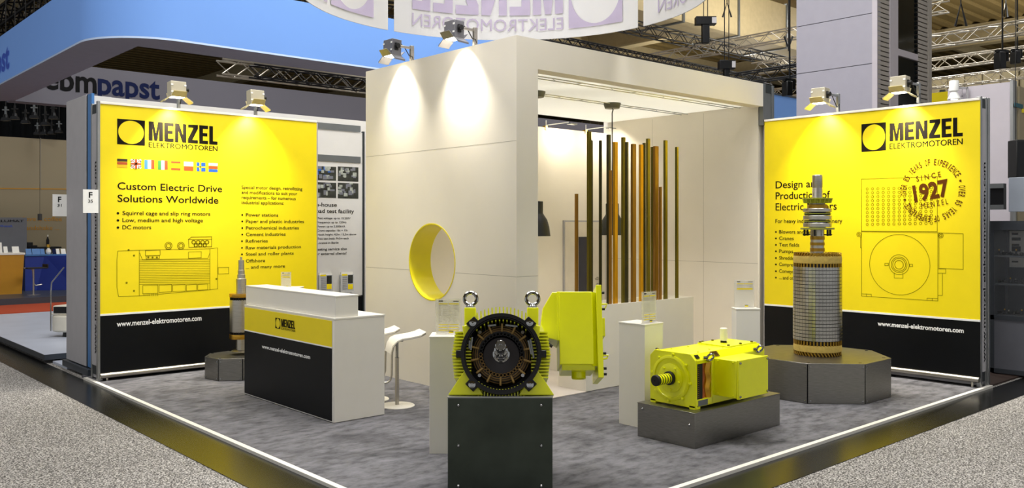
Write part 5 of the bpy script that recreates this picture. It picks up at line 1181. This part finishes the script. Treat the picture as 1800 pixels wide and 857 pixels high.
# ------------------------------------------------------------------ showcase at the right edge
CX = 12.45; e0 = on_x(1740, 388, CX); t = thing('showcase', 'grey framed glass showcase with shelves at the right edge', 'cabinet', (CX, e0.y-2.0, 0)); dy = 2.0; ht = e0.z
zs = [on_x(1760, y, CX).z for y in (449, 498, 554)]
for y in (0, .98, dy-.05):
    for x in (0, .5): B().box(x, x+.05, y, y+.05, 0, ht).build('post', 'cab', t)
for z in (ht-.12,): B().box(-.01, .56, 0, dy, z, ht).build('top_box', 'cab', t)
B().box(.01, .54, .02, dy-.02, 0.05, zs[2]-.06).build('lower_body', 'purple', t); B().box(.0, .55, .0, dy, zs[2]-.06, zs[2]).build('bottom_shelf', 'cab', t); B().box(.0, .55, 0, dy, 0, .06).build('kick', 'cab', t)
for z in zs[:2]: B().box(.02, .54, .03, dy-.03, z-.02, z).build('shelf', 'cab', t)
B().box(.56, .60, .0, dy, 0, ht).build('back_panel', 'cab', t); B().box(.02, .56, dy-.02, dy-.005, 0, ht).build('end_panel', 'cab', t)
B().box(.0, .006, .05, .98, zs[2], ht-.12).box(.0, .006, 1.03, dy-.05, zs[2], ht-.12).build('glass_front', 'cabglass', t)
a, c = on_x(1772, 405, CX+.5), on_x(1800, 470, CX+.5)
pt = thing('poster', 'pale notice with printed lines inside the showcase', 'poster', (CX+.552, c.y, c.z)); B().box(0, .006, -.15, a.y-c.y, 0, a.z-c.z).build('sheet', 'paper', pt); b = B()
for i, (w, h) in enumerate(((.5, .03), (.7, .04), (.6, .03), (.7, .07), (.6, .02), (.5, .02))): z = (a.z-c.z)*(.88-i*.15); b.box(-.004, -.001, (a.y-c.y)*(.85-w*.8), (a.y-c.y)*.85, z, z+h)
b.build('printed_lines', 'ink', pt)
rr = random.Random(5); shelf_names = ('top', 'middle', 'bottom')
def fitting(k, y, z, s, lab):
    t = thing('machine_part', lab, 'machine part', (CX+.25, y, z+.004), rr.random()*3, 'metal parts in the showcase')
    if k == 0: B().cyl((-.1*s, 0, .05*s), (.1*s, 0, .05*s), .05*s, n=14).cyl((0, 0, .05*s), (0, 0, .13*s), .02*s, n=10).build('body', 'parts_dark', t); B().cyl((.1*s, 0, .05*s), (.13*s, 0, .05*s), .03*s, n=12).build('spigot', 'steel', t)
    elif k == 1: B().lathe([(0, 0), (.06*s, 0), (.06*s, .03*s), (.03*s, .04*s), (.03*s, .12*s), (0, .13*s)], 14).build('body', 'parts_dark', t); B().lathe([(.02*s, .12*s), (.02*s, .17*s), (0, .17*s)], 10).build('tip', 'brass', t)
    else: B().box(-.07*s, .07*s, -.05*s, .05*s, 0, .08*s).build('body', 'parts_dark', t, bevel=.01); B().cyl((.05*s, 0, .08*s), (.05*s, 0, .12*s), .015*s, n=8).build('stud', 'steel', t)
pos_ = (('nearest the banner wall', 1745), ('second from the banner wall', 1754), ('third from the banner wall', 1764), ('fourth from the banner wall', 1774), ('beside the right picture edge', 1784), ('cut by the right picture edge', 1794))
for j in range(3):
    for i, (w_, px) in enumerate(pos_):
        s = .36+.12*rr.random()
        if j == 0 and i == 2: s = .5
        fitting((i+j) % 3, on_x(px+2, 480, CX+.25).y, zs[j], s, f'dark machine part on the {shelf_names[j]} showcase shelf, {w_}')
a, c = on_x(1773, 312, 12.0), on_x(1773, 372, 12.0); t = thing('display_screen', 'light grey panel screen above the showcase at the right edge', 'screen', (12.0, a.y-1.0, c.z)); B().box(0, .05, 0, 1.0, 0, a.z-c.z).build('panel', 'screen', t, bevel=.004); B().box(.05, .09, .3, .6, -.5, .3).build('mount', 'edge', t)
a, c = on_x(1740, 324, 12.5), on_x(1774, 368, 12.5); t = thing('cabinet_header', 'dark grey framed header box above the showcase', 'header', (12.30, c.y, c.z)); B().box(0, .1, 0, a.y-c.y, 0, a.z-c.z).build('box', 'parts_dark', t); 
for z in (0, a.z-c.z-.06): B().box(-.02, .0, 0, a.y-c.y, z, z+.06).build('rail', 'greyframe', t)
B().box(.02, .08, a.y-c.y, a.y-c.y+.07, -c.z, a.z-c.z).build('post', 'greyframe', t)
p = at_d(1787, 312, 12.0); h_ = at_d(1787, 245, 12.0).z-p.z
t = thing('line_speaker', 'black column loudspeaker hung on a wire at the right edge', 'loudspeaker', p, FACE); B().box(0, .22, 0, .22, 0, h_).build('cabinet', 'rubber', t, bevel=.01); B().cyl((.04, .1, h_), (.04, .1, 11.5-p.z), .006, n=6).build('wire', 'rubber', t); B().box(.01, .21, -.004, 0, .03, h_-.03).build('grille', 'parts_dark', t)
# ------------------------------------------------------------------ hall roof and far walls
b = B(); vs = []; fs = []; n = 0
x = -14.0
while x < 62:
    for k, z in ((0, 11.5), (.30, 11.5), (.36, 11.62), (.66, 11.62)):
        vs += [(-14, x+k, z), (62, x+k, z)]
    x += .72
for i in range(len(vs)//2-1): fs.append((2*i, 2*i+1, 2*i+3, 2*i+2))
b.add(vs, fs); struct(b, 'ceiling', 'roof', 'brown corrugated hall roof', 'ceiling', smooth='flat')
for i, x in enumerate((8, 22.5, 32, 44)):
    b = B().box(x-.15, x+.15, -10, 60, 10.6, 11.49).box(x-.3, x+.3, -10, 60, 10.5, 10.6)
    struct(b, 'beam_roof', 'cream', 'cream hall roof beam', 'beam')
for i, y in enumerate((18, 24, 30, 36)):
    b = B().box(10, 60, y-.1, y+.1, 10.9, 11.48); struct(b, 'beam_purlin', 'cream', 'cream cross purlin of the hall roof', 'beam')
t = thing('air_duct', 'long boxy cream air duct below the roof behind the ring banner', 'duct', (13, 16.6, 8.3))
for i in range(9): B().box(i*3.0+.02, i*3.0+2.98, 0, 1.8, 0, 1.5).build('duct_section', 'cream', t); B().box(i*3.0-.04, i*3.0+.04, -.05, 1.85, -.05, 1.55).build('flange', 'greyframe', t)
b = B(); b.box(61.5, 62, -14, 62, 0, 11.5)
for i in range(110): y = -13+i*.68; b.box(61.4, 61.5, y, y+.2, 0, 11.5)
struct(b, 'wall_hall_right', 'hallwall', 'far ribbed brown hall wall on the right', 'wall', smooth='flat')
b = B(); b.box(-14, 62, 61.5, 62, 0, 11.5)
for i in range(110): x = -13+i*.68; b.box(x, x+.2, 61.4, 61.5, 0, 11.5)
struct(b, 'wall_hall_left', 'darkhall', 'far dark hall wall on the left', 'wall', smooth='flat')
b = B().box(38, 38.3, 8, 44, 0, 8.2)
for i in range(52): b.box(37.9, 38, 8.2+i*.68, 8.4+i*.68, 5.4, 8.2)
struct(b, 'wall_hall_inner', 'hallwall', 'ribbed brown inner hall wall behind the trusses', 'wall', smooth='flat')
